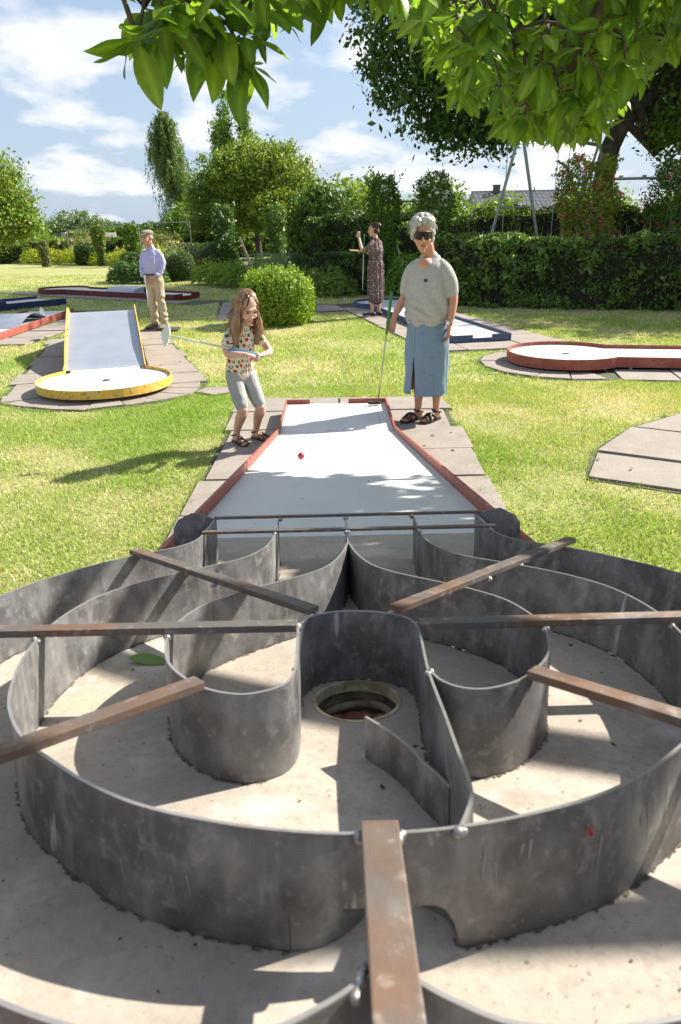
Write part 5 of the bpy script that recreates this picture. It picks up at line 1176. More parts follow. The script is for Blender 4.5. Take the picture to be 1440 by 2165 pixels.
# ---------------------------------------------------------------- people
M['skin_old'] = mat('weathered_skin', (.52, .27, .185), .5, layers=[('noise', 30, 5, .45, .65, (.42, .19, .13), .5)], spec=.4)
M['skin_fair'] = mat('fair_skin', (.60, .35, .26), .5, layers=[('noise', 25, 5, .45, .65, (.55, .27, .20), .5)], spec=.4)
M['lips'] = mat('lips', (.40, .17, .13), .5); M['eye'] = mat('eye', (.05, .035, .03), .25); M['brow'] = mat('eyebrow', (.16, .10, .06), .8)
def loft(mb, pts, side=(1, 0, 0), n=14, sub=3, cap=True):
    """pts (x,y,z,rx,ry): smooth closed limb; rx along side, ry across it"""
    P = crom([p[:3] for p in pts], sub); m_ = len(P)
    tt = np.linspace(0, len(pts)-1, m_); rx = np.interp(tt, range(len(pts)), [p[3] for p in pts]); ry = np.interp(tt, range(len(pts)), [p[4] if len(p) > 4 else p[3] for p in pts])
    if cap:
        t0 = (P[0]-P[1]).normalized(); t1 = (P[-1]-P[-2]).normalized(); a, b = min(rx[0], ry[0]), min(rx[-1], ry[-1])
        P = [P[0]+t0*a*.8, P[0]+t0*a*.5]+P+[P[-1]+t1*b*.5, P[-1]+t1*b*.8]
        rx = [rx[0]*.35, rx[0]*.8]+list(rx)+[rx[-1]*.8, rx[-1]*.35]; ry = [ry[0]*.35, ry[0]*.8]+list(ry)+[ry[-1]*.8, ry[-1]*.35]
    b0 = len(mb.v); S0 = Vector(side); m_ = len(P)
    for i, p in enumerate(P):
        T = (P[min(i+1, m_-1)]-P[max(i-1, 0)]).normalized(); s_ = S0-T*T.dot(S0)
        if s_.length < .05: s_ = T.orthogonal()
        s_.normalize(); f_ = T.cross(s_)
        for k in range(n): a = 2*math.pi*k/n; mb.v.append(tuple(p+s_*rx[i]*math.cos(a)+f_*ry[i]*math.sin(a)))
    for i in range(m_-1):
        for k in range(n): k2 = (k+1) % n; mb.f.append((b0+i*n+k, b0+i*n+k2, b0+(i+1)*n+k2, b0+(i+1)*n+k))
    mb.f.append(tuple(b0+k for k in reversed(range(n)))); mb.f.append(tuple(b0+(m_-1)*n+k for k in range(n)))
    return mb
def fuse(mb, name, m_, parent, voxel=.006, smooth=4, disp=None, paint=None):
    """fuse the overlapping limbs into one continuous skin"""
    me = bpy.data.meshes.new('tmp'); me.from_pydata(mb.v, [], mb.f); me.update(); o = link(bpy.data.objects.new('tmp', me))
    bm = bmesh.new(); bm.from_mesh(me); bmesh.ops.recalc_face_normals(bm, faces=bm.faces); bm.to_mesh(me); bm.free()
    rm_ = o.modifiers.new('r', 'REMESH'); rm_.mode = 'VOXEL'; rm_.voxel_size = voxel
    if smooth: sm = o.modifiers.new('s', 'SMOOTH'); sm.iterations = smooth; sm.factor = .5
    dg = bpy.context.evaluated_depsgraph_get(); me2 = bpy.data.meshes.new_from_object(o.evaluated_get(dg)); bpy.data.objects.remove(o); bpy.data.meshes.remove(me)
    n = len(me2.vertices); co = np.zeros(n*3, np.float32); me2.vertices.foreach_get('co', co); co = co.reshape(-1, 3)
    if disp is not None:
        no = np.zeros(n*3, np.float32); me2.vertices.foreach_get('normal', no); no = no.reshape(-1, 3)
        d = np.array([disp(*c) for c in co], dtype=np.float32); co2 = co+no*d[:, None]; me2.vertices.foreach_set('co', co2.ravel())
    if paint is not None:
        at = me2.color_attributes.new('tint', 'FLOAT_COLOR', 'POINT'); c = np.ones((n, 4), np.float32); c[:, :3] = paint(co); at.data.foreach_set('color', c.ravel())
    me2.name = name; me2.materials.clear(); me2.materials.append(m_); me2.update(); me2.shade_smooth()
    o = link(bpy.data.objects.new(name, me2)); o.parent = parent
    return o
def hand(mb, w, d, pn, s=1.0, curl=.6, thumb=1, spread=.16):
    """hand from wrist w along d, palm normal pn (towards the palm side), fingers curling to pn"""
    w, d, pn = Vector(w), Vector(d).normalized(), Vector(pn); pn = (pn-d*pn.dot(d)).normalized(); sd_ = d.cross(pn)*thumb
    loft(mb, [tuple(w)+(.024*s, .018*s), tuple(w+d*.035*s)+(.034*s, .016*s), tuple(w+d*.085*s)+(.040*s, .013*s)], side=tuple(sd_), n=12)
    for k, (o_, L) in enumerate(((.030, .072), (.011, .080), (-.009, .075), (-.028, .060))):
        b = w+d*.082*s+sd_*o_*s; dd = (d+sd_*spread*(o_/.03)*.5).normalized(); L *= s; pts_ = [b-d*.02*s, b]; cur = dd
        for q, fr in enumerate((.42, .32, .26)):
            cur = (cur+pn*curl*(.55+.5*q)).normalized(); pts_.append(pts_[-1]+cur*L*fr)
        rad_ = [.0088, .0088, .0080, .0074, .0064]; loft(mb, [tuple(p)+(r_*s, r_*s) for p, r_ in zip(pts_, rad_)], n=8, sub=2)
    b = w+d*.025*s+sd_*.026*s; p1 = b+(sd_*.8+d*.7+pn*.2).normalized()*.032*s; p2 = p1+(sd_*.15+d*.9+pn*(.3+curl*.6)).normalized()*.028*s; p3 = p2+(d*.7+pn*(.5+curl)-sd_*.2).normalized()*.022*s
    loft(mb, [tuple(p)+(r_*s, r_*s) for p, r_ in zip((b-sd_*.01*s, p1, p2, p3), (.012, .011, .0095, .0078))], n=8, sub=2)
def head(mb, c, yaw, pitch, s=1.0, tilt=0, child=False):
    """head centred at c, facing -Y before yaw about Z and nod by pitch; returns placement function"""
    Mh = Matrix.Rotation(yaw, 3, 'Z') @ Matrix.Rotation(tilt, 3, 'Y') @ Matrix.Rotation(pitch, 3, 'X'); c = Vector(c)
    g = lambda x, y, z: tuple(c+Mh @ Vector((x*s, y*s, z*s)))
    def el(x, y, z, a, b, e, n=16, m_=10):
        t = MB().sphere((0, 0, 0), 1, n, m_, (a, b, e)); mb.add([g(x+q[0], y+q[1], z+q[2]) for q in t.v], t.f)
    el(0, .012, .035, .074, .092, .083); el(0, -.030, -.012, .064, .066, .085); el(0, -.045, -.072, .040, .042, .036)      # skull, face, jaw
    el(0, -.072, -.096, .022, .020, .018); el(0, -.082, .030, .048, .014, .012)                                         # chin, brow
    q_ = .006 if child else 0; el(.036, -.066, -.030, .025, .022+q_, .022+q_); el(-.036, -.066, -.030, .025, .022+q_, .022+q_)                                 # cheeks
    t = MB().tube([g(0, -.088, .018), g(0, -.102+q_, -.010), g(0, -.114+1.3*q_, -.028), g(0, -.098, -.040)], [.008*s, .010*s, .013*s, .009*s], 8); mb.add(t.v, t.f)
    el(0, -.090, -.062, .022, .012, .010)
    for sx in (-1, 1): el(sx*.075, .010, -.005, .010, .020, .031); el(sx*.012, -.100, -.033, .008, .009, .007)
    return g
def face_bits(g, root, s=1.0, eyes=True):
    if eyes:
        for sx in (-1, 1):
            b = MB(); c = Vector(g(sx*.030, -.0905, .008)); b.sphere(c, .0105*s, 10, 8, (1.25, .8, .62)); b.build('eye', M['eye'], root, smooth=True)
            b = MB(); b.tube([g(sx*.014, -.1045, .026), g(sx*.032, -.101, .032), g(sx*.048, -.086, .026)], .0035*s, 6); b.build('eyebrow', M['brow'], root, smooth=True)
    b = MB(); b.tube([g(-.021, -.0965, -.063), g(-.008, -.1035, -.0605), g(.008, -.1035, -.0605), g(.021, -.0965, -.063)], [.002*s, .0034*s, .0034*s, .002*s], 8); b.tube([g(-.017, -.0965, -.068), g(0, -.1025, -.0695), g(.017, -.0965, -.068)], [.002*s, .0038*s, .002*s], 8)
    b.build('lips', M['lips'], root, smooth=True)
def strands(name, roots, m_, parent, seed=1, n=6, r_=.0022):
    mb = MB()
    for P_ in roots: k = len(P_); mb.tube(P_, [r_*(1-.75*i/(k-1)) for i in range(k)], 3, caps=False, flat=.6)
    return mb.build(name, m_, parent, smooth=True)
def club(label, grip_top, grip_end, head_p, gm, hm='clubsteel', toe=(-.06, 0, 0), headsz=(.11, .03, .035), shaft_r=.006, shaft_m='clubsteel'):
    root = thing('minigolf_club', label, 'golf club', tuple(head_p), world=True)
    MB().tube([grip_top, Vector(grip_top).lerp(Vector(grip_end), .05), grip_end], [.014, .0145, .011], 10).build('grip', M[gm], root, smooth=True)
    MB().tube([grip_end, head_p], [shaft_r, shaft_r*.85], 8).build('shaft', M[shaft_m], root, smooth=True)
    return root
M['clubsteel'] = mat('club_steel', (.42, .42, .42), .25, .9); M['greengrip'] = mat('green_rubber_grip', (.01, .16, .055), .5); M['bluegrip'] = mat('light_blue_grip', (.12, .38, .62), .5)
M['paleplastic'] = mat('pale_lime_plastic', (.70, .74, .62), .45); M['blackrub'] = mat('black_rubber', (.02, .02, .02), .6); M['blackleather'] = mat('black_leather', (.02, .017, .016), .45)
M['brownleather'] = mat('dark_brown_leather', (.055, .03, .025), .5); M['sole'] = mat('tan_sole', (.16, .10, .06), .7)
def foot(mb, a, d, s=1.0):
    """bare foot from ankle a pointing along d (flat), sole at z=.0"""
    a, d = Vector(a), Vector((d[0], d[1], 0)).normalized(); sd_ = d.cross(Vector((0, 0, 1)))
    h = a-d*.035*s
    loft(mb, [(h.x, h.y, .040*s, .027*s, .030*s), (a.x+d.x*.02*s, a.y+d.y*.02*s, .045*s, .031*s, .036*s), (a.x+d.x*.09*s, a.y+d.y*.09*s, .032*s, .038*s, .022*s), (a.x+d.x*.145*s, a.y+d.y*.145*s, .025*s, .042*s, .014*s)], side=tuple(sd_), n=12)
    for k, (o_, L, r_) in enumerate(((.030, .050, .0115), (.011, .046, .009), (-.006, .041, .0085), (-.021, .034, .008), (-.034, .027, .0075))):
        b = a+d*.14*s+sd_*o_*s; e = b+d*L*s; loft(mb, [(b.x, b.y, .024*s, r_*s, r_*s), (e.x, e.y, .021*s, r_*s, r_*.9*s)], n=8, sub=2)
def sandal(root, a, d, m_, s=1.0, label=None, style=0):
    a, d = Vector((a[0], a[1], 0)), Vector((d[0], d[1], 0)).normalized(); sd_ = d.cross(Vector((0, 0, 1)))
    ol_ = [(-.065, .0), (-.055, .026), (.0, .033), (.07, .040), (.13, .048), (.18, .038), (.20, .012), (.195, -.015), (.17, -.037), (.12, -.044), (.06, -.036), (0, -.031), (-.05, -.024)]
    o = MB().prism([((a+d*x*s+sd_*y*s).x, (a+d*x*s+sd_*y*s).y) for x, y in ol_][::-1], .0, .020*s).build('sandal', m_, root, bevel=.003)
    st = MB()
    def strap(x0, x1, zt, w=.008, n=9):
        P_ = []
        for i in range(n+1):
            t = i/n; y = (.043-.086*t); x = x0+(x1-x0)*t; z = .018+zt*math.sin(math.pi*t)**.7; p = a+d*x*s+sd_*y*s; P_.append((p.x, p.y, z*s))
        st.tube(P_, w*s, 6, flat=.5)
    if style == 0: strap(.13, .05, .052, .014); strap(.05, .13, .052, .014); strap(.15, .15, .036, .011)
    else: [strap(x_, x_+.012, z_, .0075) for x_, z_ in ((.155, .033), (.125, .042), (.095, .052), (.065, .062))]; strap(.15, .06, .048, .008)
    # heel strap round the ankle
    P_ = []
    for i in range(13):
        t = math.pi*2*i/12; p = a+d*(-.008+.045*math.cos(t))*s+sd_*.037*math.sin(t)*s; P_.append((p.x, p.y, (.075+.012*math.cos(t))*s))
    st.tube(P_, .0075*s, 6); st.build('strap', m_, o, smooth=True)
    return o
def fbm(x, y, z, f, a): return a*noise.noise(Vector((x*f, y*f, z*f)))

# ---- older woman, local frame faces -Y; root at her feet
OW = (.80, 5.88, .022); ow = thing('person', 'older woman with grey hair and dark sunglasses in a grey T-shirt and long denim skirt', 'person', OW, R(-32)); ow.scale = (.90, .94, .97)
b = MB()
# legs
for sx, fy in ((-.075, -.02), (.085, .05)):
    loft(b, [(sx, fy+.03, .62, .07, .075), (sx, fy+.02, .44, .052, .056), (sx, fy+.035, .30, .054, .060), (sx, fy+.035, .17, .036, .040), (sx, fy+.03, .075, .030, .034)])
foot(b, (-.075, .01, .07), (-.35, -1), 1.05); foot(b, (.085, .08, .07), (-.22, -1), 1.05)
loft(b, [(0, .02, .60, .13, .11), (0, .02, .85, .17, .135), (0, .0, 1.02, .16, .13), (0, -.01, 1.20, .150, .115), (0, .01, 1.31, .125, .085), (0, .02, 1.39, .085, .065), (0, -.01, 1.43, .054, .054), (-.005, -.04, 1.50, .052, .054)], n=18)
g = head(b, (-.036, -.072, 1.572), R(28), R(8), 1.11)
# right (image left) arm, hand on the club; left arm hanging
loft(b, [(-.125, .0, 1.29, .038, .040), (-.188, .0, 1.21, .038, .040), (-.222, -.005, 1.10, .040, .042), (-.262, -.07, .99, .036, .036), (-.272, -.13, .92, .027, .026)])
hand(b, (-.272, -.135, .915), (-.15, -.35, -1), (.55, -1.0, -.1), 1.02, .85, 1)
loft(b, [(.130, .0, 1.30, .045, .048), (.195, .01, 1.21, .046, .048), (.238, .02, 1.08, .044, .045), (.244, -.01, .97, .037, .037), (.240, -.035, .87, .027, .027)])
hand(b, (.240, -.036, .868), (-.06, -.10, -1), (-.6, -.5, 0), 1.04, .38, 1)
fuse(b, 'body', M['skin_old'], ow, .0052, 3, disp=lambda x, y, z: fbm(x, y, z, 60, .0009))
face_bits(g, ow, 1.08, eyes=False)
# T-shirt
M['greyshirt'] = mat('grey_melange_jersey', (.45, .43, .405), .9, layers=[('noise', 90, 4, .4, .65, (.27, .26, .25), .7), ('noise', 8, 3, .4, .7, (.40, .385, .36), .5)], bump=(220, .3, .002), spec=.15)
b = MB()
loft(b, [(0, .01, .880, .192, .156), (0, .008, .905, .203, .166), (0, .0, .95, .206, .170), (0, -.005, 1.04, .208, .170), (0, -.012, 1.16, .190, .155), (0, -.005, 1.28, .172, .130), (0, .01, 1.345, .140, .094), (.0, .018, 1.376, .108, .074)], n=24, sub=4)
for sx in (-1, 1): loft(b, [(sx*.09, .01, 1.330, .050, .064), (sx*.158, .003, 1.285, .064, .068), (sx*.200, .004, 1.205, .067, .068), (sx*.216, .008, 1.120, .064, .064)], side=(0, 1, 0), n=16)
def folds(x, y, z):
    d = .009*math.sin(z*55+x*20+noise.noise(Vector((x*6, y*6, z*5)))*6)*max(0, min(1, (1.14-z)/.12))*max(0, min(1, (z-.90)/.07)) if z < 1.14 else 0
    d += .008*math.sin(math.atan2(y, x)*7+z*9+noise.noise(Vector((x*4, 2, z*4)))*4)*max(0, min(1, (1.28-z)/.2))
    return d+fbm(x, y, z, 11, .007 if z > .95 else .003)+.003
sh = fuse(b, 'tshirt', M['greyshirt'], ow, .0062, 3, disp=folds)
# neck opening skin patch and collar band
nb = MB(); loft(nb, [(0, -.005, 1.30, .078, .112), (0, .0, 1.352, .088, .092), (0, .008, 1.40, .070, .060)], n=20); t = MB().sphere((0, -.070, 1.335), 1, 20, 14, (.072, .066, .066)); nb.add(t.v, t.f); fuse(nb, 'neckline_skin', M['skin_old'], ow, .006, 3)
cb = MB(); P_ = [(math.cos(a)*.086, .000+math.sin(a)*.075-.055*max(0, -math.sin(a)), 1.368+(.078*math.sin(a) if math.sin(a) < 0 else .02*math.sin(a))+.010*abs(math.cos(a))) for a in np.linspace(0, 2*math.pi, 33)]; cb.tube(P_, .0055, 6, False); cb.build('collar', M['greyshirt'], ow, smooth=True)
MB().sphere((.045, -.158, 1.225), .018, 12, 8, (1, .35, .72)).build('brooch', mat('dark_brooch', (.01, .01, .02), .3), ow, smooth=True)
# hip band gather
cb = MB(); P_ = [(math.cos(a)*.180, .01+math.sin(a)*.145, .922) for a in np.linspace(0, 2*math.pi, 40)]; P_ = [(math.cos(a)*.203, .008+math.sin(a)*.166, .888) for a in np.linspace(0, 2*math.pi, 40)]; cb.tube(P_, .008, 6, False); cb.build('hem', M['greyshirt'], sh, smooth=True)
# denim skirt (open tube with slit)
M['denim'] = mat('blue_denim', (.17, .24, .33), .85, layers=[('noise', 5, 5, .38, .68, (.20, .28, .37), .75, (1, 1, .5)), ('noise', 120, 3, .45, .65, (.24, .32, .40), .4), ('noise', 14, 5, .55, .72, (.085, .13, .20), .5)], bump=(260, .35, .002), spec=.15)
v = []; f = []; n = 72; rows = 30; lay = []
for side_ in (0, 1):
    for j_ in range(rows+1):
        t = j_/rows; z = .955-.70*t
        for i in range(n+1):
            a = math.pi*1.5+R(-16)+2*math.pi*i/n   # seam at the front slit
            rx, ry = .178+.032*math.sin(min(1, t*2.6)*math.pi/2)-.003*t, .142+.030*math.sin(min(1, t*2.6)*math.pi/2)
            w = .007*math.sin(a*5+1.2+t*1.5)*t+.012*noise.noise(Vector((math.cos(a)*1.4, math.sin(a)*1.4, z*4)))+.004*noise.noise(Vector((math.cos(a)*5, math.sin(a)*5, z*9)))
            gap = 0
            if t > .52: gap = .030*((t-.52)/.48)**.7
            e = min(i, n-i)/3.0; x = math.cos(a)*(rx+w-side_*.004); y = .015+math.sin(a)*(ry+w-side_*.004)
            if e < 1 and gap:
                s_ = 1 if i < n/2 else -1; k_ = (1-e)*gap*s_; x += -math.sin(a)*k_; y += math.cos(a)*k_
            v.append((x, y, z-(.012 if i < 3 else 0)*t))
m_n = (rows+1)*(n+1)
for s_ in (0, 1):
    for j_ in range(rows):
        for i in range(n):
            q = s_*m_n+j_*(n+1)+i; c4 = (q, q+1, q+n+2, q+n+1); f.append(c4 if s_ else c4[::-1])
for i in range(n): q = rows*(n+1)+i; f.append((q, q+1, q+1+m_n, q+m_n))
for j_ in range(rows):
    for i in (0, n): q = j_*(n+1)+i; f.append((q, q+n+1, q+n+1+m_n, q+m_n))
skt = mesh_obj('denim_skirt', v, f, M['denim'], ow, smooth=True)
sm = MB(); 
for a_, m_ in ((0, 9), (math.pi, 9)):
    P_ = [(math.cos(a_)*(.178+.034*math.sin(min(1, t*2.6)*math.pi/2)), .015, .955-.70*t) for t in np.linspace(0, 1, m_)]; sm.tube(P_, .0028, 5)
a_ = math.pi*1.5+R(-16); P_ = [(math.cos(a_)*(.181+.032*math.sin(min(1, t*2.6)*math.pi/2)), .015+math.sin(a_)*(.145+.032*math.sin(min(1, t*2.6)*math.pi/2)), .955-.70*t) for t in np.linspace(0, .5, 8)]; sm.tube(P_, .0032, 5)
sm.build('seam', mat('denim_seam', (.30, .36, .42), .8), skt)
wb = MB(); P_ = [(math.cos(a)*.180, .015+math.sin(a)*.146, .950) for a in np.linspace(0, 2*math.pi, 40)]; wb.tube(P_, .014, 6, False, flat=.5); wb.build('waistband', M['denim'], skt, smooth=True)
# sunglasses
M['lens'] = mat('dark_glass_lens', (.012, .007, .006), .15, spec=.35)
sg_ = MB(); pts_ = []
def bandpt(a, z, r_=.0): x = .074*math.sin(a); y = -.108*math.cos(a)+.006; return g(x*(1+r_), y*(1+r_*.8), z)
v = []; f = []; k = 40
for r_ in (.035, .0):
    for i in range(k+1):
        a = -1.28+2.56*i/k; e = abs(i/k-.5)*2; top_ = .034-.004*e; bot_ = -.020+.015*math.exp(-(e/.13)**2)+.026*max(0, (e-.55)/.45)**2
        v += [bandpt(a, top_, r_), bandpt(a, bot_, r_)]
m_ = 2*(k+1)
for i in range(k): f += [(2*i, 2*i+2, 2*i+3, 2*i+1), (m_+2*i, m_+2*i+1, m_+2*i+3, m_+2*i+2), (2*i, m_+2*i, m_+2*i+2, 2*i+2), (2*i+1, 2*i+3, m_+2*i+3, m_+2*i+1)]
f += [(0, 1, m_+1, m_), (2*k, m_+2*k, m_+2*k+1, 2*k+1)]
sgo = mesh_obj('sunglasses', v, f, M['lens'], ow, smooth=False)
fr = MB(); fr.tube([bandpt(-1.28+2.56*i/20, .036-.006*abs(i/20-.5)*2, .045) for i in range(21)], .0040, 6); 
for sx in (-1, 1): fr.tube([g(sx*.072, -.028, .022), g(sx*.080, .0, .020), g(sx*.079, .03, .012)], .0042, 6)
fr.build('frame', M['blackrub'], sgo, smooth=True)
# grey hair: cap of waves and curls
M['greyhair'] = mat('grey_hair', (.46, .44, .42), .45, layers=[('noise', 26, 5, .42, .62, (.24, .22, .205), .75), ('noise', 10, 4, .5, .7, (.62, .60, .57), .6)], spec=.5)
hb = MB()
for (x, y, z, a, b_, e) in ((0, .030, .055, .088, .096, .080), (0, .065, .0, .080, .062, .080), (-.045, -.030, .092, .055, .055, .038), (.030, -.030, .100, .062, .058, .036), (.072, .02, .03, .026, .055, .058), (-.074, .015, .025, .024, .050, .060), (0, .02, .118, .06, .07, .028), (.078, .012, -.03, .018, .035, .03), (-.064, -.055, .055, .022, .03, .035)):
    t = MB().sphere((0, 0, 0), 1, 14, 9, (a, b_, e)); hb.add([g(x+q[0], y+q[1], z+q[2]) for q in t.v], t.f)
fuse(hb, 'hair', M['greyhair'], ow, .0055, 3, disp=lambda x, y, z: .006*math.sin(x*150+noise.noise(Vector((x*14, y*14, z*14)))*9)+fbm(x, y, z, 30, .006))
rr = random.Random(5); R_ = []
for k in range(520):
    a = rr.uniform(-math.pi, math.pi); ph = rr.uniform(.05, 1.75)
    if ph > 1.15 and abs(a) < .95: ph = rr.uniform(.2, 1.1)
    c0 = Vector((math.sin(a)*math.sin(ph)*.092, .025-math.cos(a)*math.sin(ph)*.098, .05+math.cos(ph)*.092)); tg = Vector((math.sin(a)*math.cos(ph), -math.cos(a)*math.cos(ph), -math.sin(ph)))+Vector((.8*rr.gauss(0, .6), .4, 0)); tg.normalize()
    nn = c0-Vector((0, .025, .03)); nn.normalize(); L = rr.uniform(.025, .055); cu = rr.uniform(.2, 1.1)
    R_.append([g(*(c0+tg*L*t+nn*(.002+.010*cu*math.sin(t*math.pi*rr.uniform(.8, 1.2))))) for t in (0, .2, .4, .6, .8, 1)])
strands('hair_strands', R_, M['greyhair'], ow, r_=.0030)['kind'] = 'stuff'
sandal(ow, (-.075, .01), (-.35, -1), M['blackleather'], 1.08); sandal(ow, (.085, .08), (-.22, -1), M['blackleather'], 1.08)
wt = MB(); P_ = [(.240+math.cos(a)*.031, -.034+math.sin(a)*.031, .882) for a in np.linspace(0, 2*math.pi, 17)]; wt.tube(P_, .006, 6, False); w_ = wt.build('watch', mat('watch_strap', (.35, .13, .06), .5), ow, smooth=True)
MB().sphere((.234, -.068, .884), .019, 12, 8, (1, .4, 1)).build('dial', mat('watch_dial', (.75, .73, .68), .2, .3), w_, smooth=True)
nk = MB(); P_ = [(math.sin(a)*.058, -.060-.050*math.cos(a)*1, 1.40-.055*max(0, math.cos(a))) for a in np.linspace(-1.4, 1.4, 15)]; nk.tube(P_, .0014, 5); nk.sphere((0, -.118, 1.335), .006, 8, 6).build('necklace', mat('gold_chain', (.7, .5, .2), .3, .9), ow)
# her club: green grip, putter head on the corner of the lane
def lw(root, p): q = Matrix.Rotation(root.rotation_euler.z, 4, 'Z') @ Vector([a*b for a, b in zip(p, root.scale)]); return q+Vector(root.location)
hd = Vector((.405, 6.10, .150)); gp_ = lw(ow, (-.300, -.215, .85)); dirv = (gp_-hd).normalized(); gt = gp_+dirv*.30
cl = club('putter with a green grip held by the older woman, head resting on the lane corner', tuple(gt), tuple(gp_-dirv*.07), tuple(hd), 'greengrip')
hm_ = MB().prism([(-.055, -.014), (.05, -.018), (.062, 0), (.05, .018), (-.055, .014)], 0, .026, lambda x, y, z: (hd.x-.035+x, hd.y-.01+y+.1*x, hd.z-.022+z)); hm_.build('club_head', M['blackrub'], cl, bevel=.004)

# ---- girl
GL = (-.695, 5.33, .022); gi = thing('person', 'long haired girl in a heart print T-shirt and pale shorts swinging a light blue club', 'person', GL, R(33))
b = MB()
hipz = .56
for sx, (kx, ky), (ax, ay) in ((-.058, (-.065, -.085), (-.082, .045)), (.060, (.090, -.085), (.095, .04))):
    loft(b, [(sx, .05, hipz-.02, .050, .054), (sx+(kx-sx)*.5, .0, .42, .044, .048), (kx, ky+.01, .285, .041, .043), (kx+(ax-kx)*.35, ky+.055, .21, .040, .043), (ax-(ax-kx)*.3, ay-.03, .13, .030, .032), (ax, ay, .05, .023, .026)])
foot(b, (-.082, .045, .05), (.05, -1), .80); foot(b, (.095, .04, .05), (.30, -1), .80)
loft(b, [(0, .07, .53, .088, .078), (0, .065, .60, .092, .08), (0, .03, .70, .084, .070), (0, -.01, .81, .098, .075), (0, -.03, .885, .092, .062), (0, -.045, .925, .045, .042), (0, -.062, .955, .032, .034), (.005, -.085, 1.0, .032, .034)], n=18)
gh = head(b, (.012, -.110, 1.058), R(-2), R(30), .95, child=True)
# arms: both hands meet on the grip in front to the left
hA = Vector((-.055, -.225, .735)); hB = Vector((.040, -.250, .725))
loft(b, [(-.095, -.03, .872, .034, .034), (-.145, -.05, .80, .031, .031), (-.165, -.10, .735, .028, .028), (-.125, -.17, .735, .024, .024), (hA.x-.02, hA.y+.025, hA.z+.0, .019, .017)])
loft(b, [(.095, -.03, .872, .034, .034), (.160, -.045, .79, .031, .031), (.185, -.10, .72, .028, .028), (.130, -.185, .72, .024, .024), (hB.x+.03, hB.y+.02, hB.z, .019, .017)])
hand(b, hA+Vector((-.02, .02, 0)), (.75, -.45, -.15), (.2, .2, -1), .78, .95, 1); hand(b, hB+Vector((.025, .015, 0)), (-.85, -.30, 0), (0, .1, -1), .78, .95, -1)
fuse(b, 'body', M['skin_fair'], gi, .0045, 3)
face_bits(gh, gi, .93)
# printed T-shirt: hearts, horseshoes and clovers
M['print'] = mat('printed_cream_jersey', (.70, .62, .50), .85, tint=True, bump=(200, .25, .002), spec=.15)
b = MB()
loft(b, [(0, .068, .555, .108, .098), (0, .06, .60, .107, .096), (0, .03, .70, .100, .086), (0, -.008, .80, .108, .086), (0, -.03, .870, .100, .070), (0, -.04, .905, .062, .052)], n=22, sub=4)
for sx in (-1, 1): loft(b, [(sx*.06, -.03, .878, .036, .042), (sx*.108, -.038, .850, .044, .046), (sx*.142, -.05, .795, .042, .044)], side=(0, 1, 0), n=14)
def motifs(co):
    c = np.ones((len(co), 3), np.float32); x = co[:, 0]; z = co[:, 2]; y = co[:, 1]; a = np.arctan2(x, -(y+.0))*.105
    r = random.Random(12); cells = []
    for j_ in range(9):
        for i in range(-7, 8):
            cells.append((i*.050+(.025 if j_ % 2 else 0)+r.uniform(-.006, .006), .575+j_*.040+r.uniform(-.005, .005), (i+j_*2) % 3, r.uniform(-.5, .5)))
    for (cx, cz, kd, ro_) in cells:
        dx_, dz = a-cx, z-cz; u_ = dx_*math.cos(ro_)+dz*math.sin(ro_); w = -dx_*math.sin(ro_)+dz*math.cos(ro_); u_ = u_/.0145; w = w/.0145
        if kd == 0: m_ = ((u_*u_+w*w-1)**3-u_*u_*w**3) < .02; col = (.62, .05, .06)
        elif kd == 1: rr2 = np.sqrt(u_*u_+w*w); m_ = (rr2 < 1.0) & (rr2 > .52) & ~((w > .25) & (abs(u_) < .5)); col = (.06, .03, .035)
        else:
            m_ = np.zeros(len(co), bool)
            for q in range(4): m_ |= (u_-.52*math.cos(q*math.pi/2+.78))**2+(w-.52*math.sin(q*math.pi/2+.78))**2 < .21
            m_ |= (abs(u_-w*.15) < .10) & (w < 0) & (w > -1.1); col = (.05, .16, .07)
        c[m_] = np.array(col)/np.array((.9, .9, .9))
    return c
fuse(b, 'tshirt', M['print'], gi, .0040, 4, disp=lambda x, y, z: .0035*math.sin(math.atan2(y, x)*8+z*18)*max(0, min(1, (.75-z)/.15))+fbm(x, y, z, 16, .006)+.003, paint=motifs)
M['shorts'] = mat('pale_grey_cotton', (.36, .36, .35), .85, layers=[('noise', 9, 4, .4, .65, (.29, .30, .30), .6)], bump=(200, .2, .002), spec=.15)
b = MB(); loft(b, [(0, .07, .50, .098, .088), (0, .07, .56, .100, .090), (0, .062, .61, .098, .088)], n=20)
for sx, (kx, ky) in ((-.058, (-.065, -.085)), (.060, (.090, -.085))): loft(b, [(sx, .055, .54, .066, .070), (sx+(kx-sx)*.45, .010, .44, .063, .067), (sx+(kx-sx)*.8, -.045, .345, .056, .060), (kx-(kx-sx)*.10, -.062, .312, .051, .054)], cap=True)
fuse(b, 'shorts', M['shorts'], gi, .0055, 3, disp=lambda x, y, z: fbm(x, y, z, 22, .005))
# long brown hair
M['brownhair'] = mat('light_brown_hair', (.20, .10, .048), .42, layers=[('noise', 40, 5, .40, .62, (.36, .21, .11), .8, (1, 1, .15)), ('noise', 30, 4, .5, .7, (.075, .032, .016), .6, (1, 1, .2))], spec=.5)
hb = MB()
for (x, y, z, a, b_, e) in ((0, .030, .050, .082, .092, .076), (0, .062, -.02, .078, .055, .095), (.066, .012, -.03, .020, .045, .080), (-.068, .012, -.03, .022, .050, .085)):
    t = MB().sphere((0, 0, 0), 1, 14, 9, (a, b_, e)); hb.add([gh(x+q[0], y+q[1], z+q[2]) for q in t.v], t.f)
def hp(x, y, z): return Vector(gh(x, y, z))
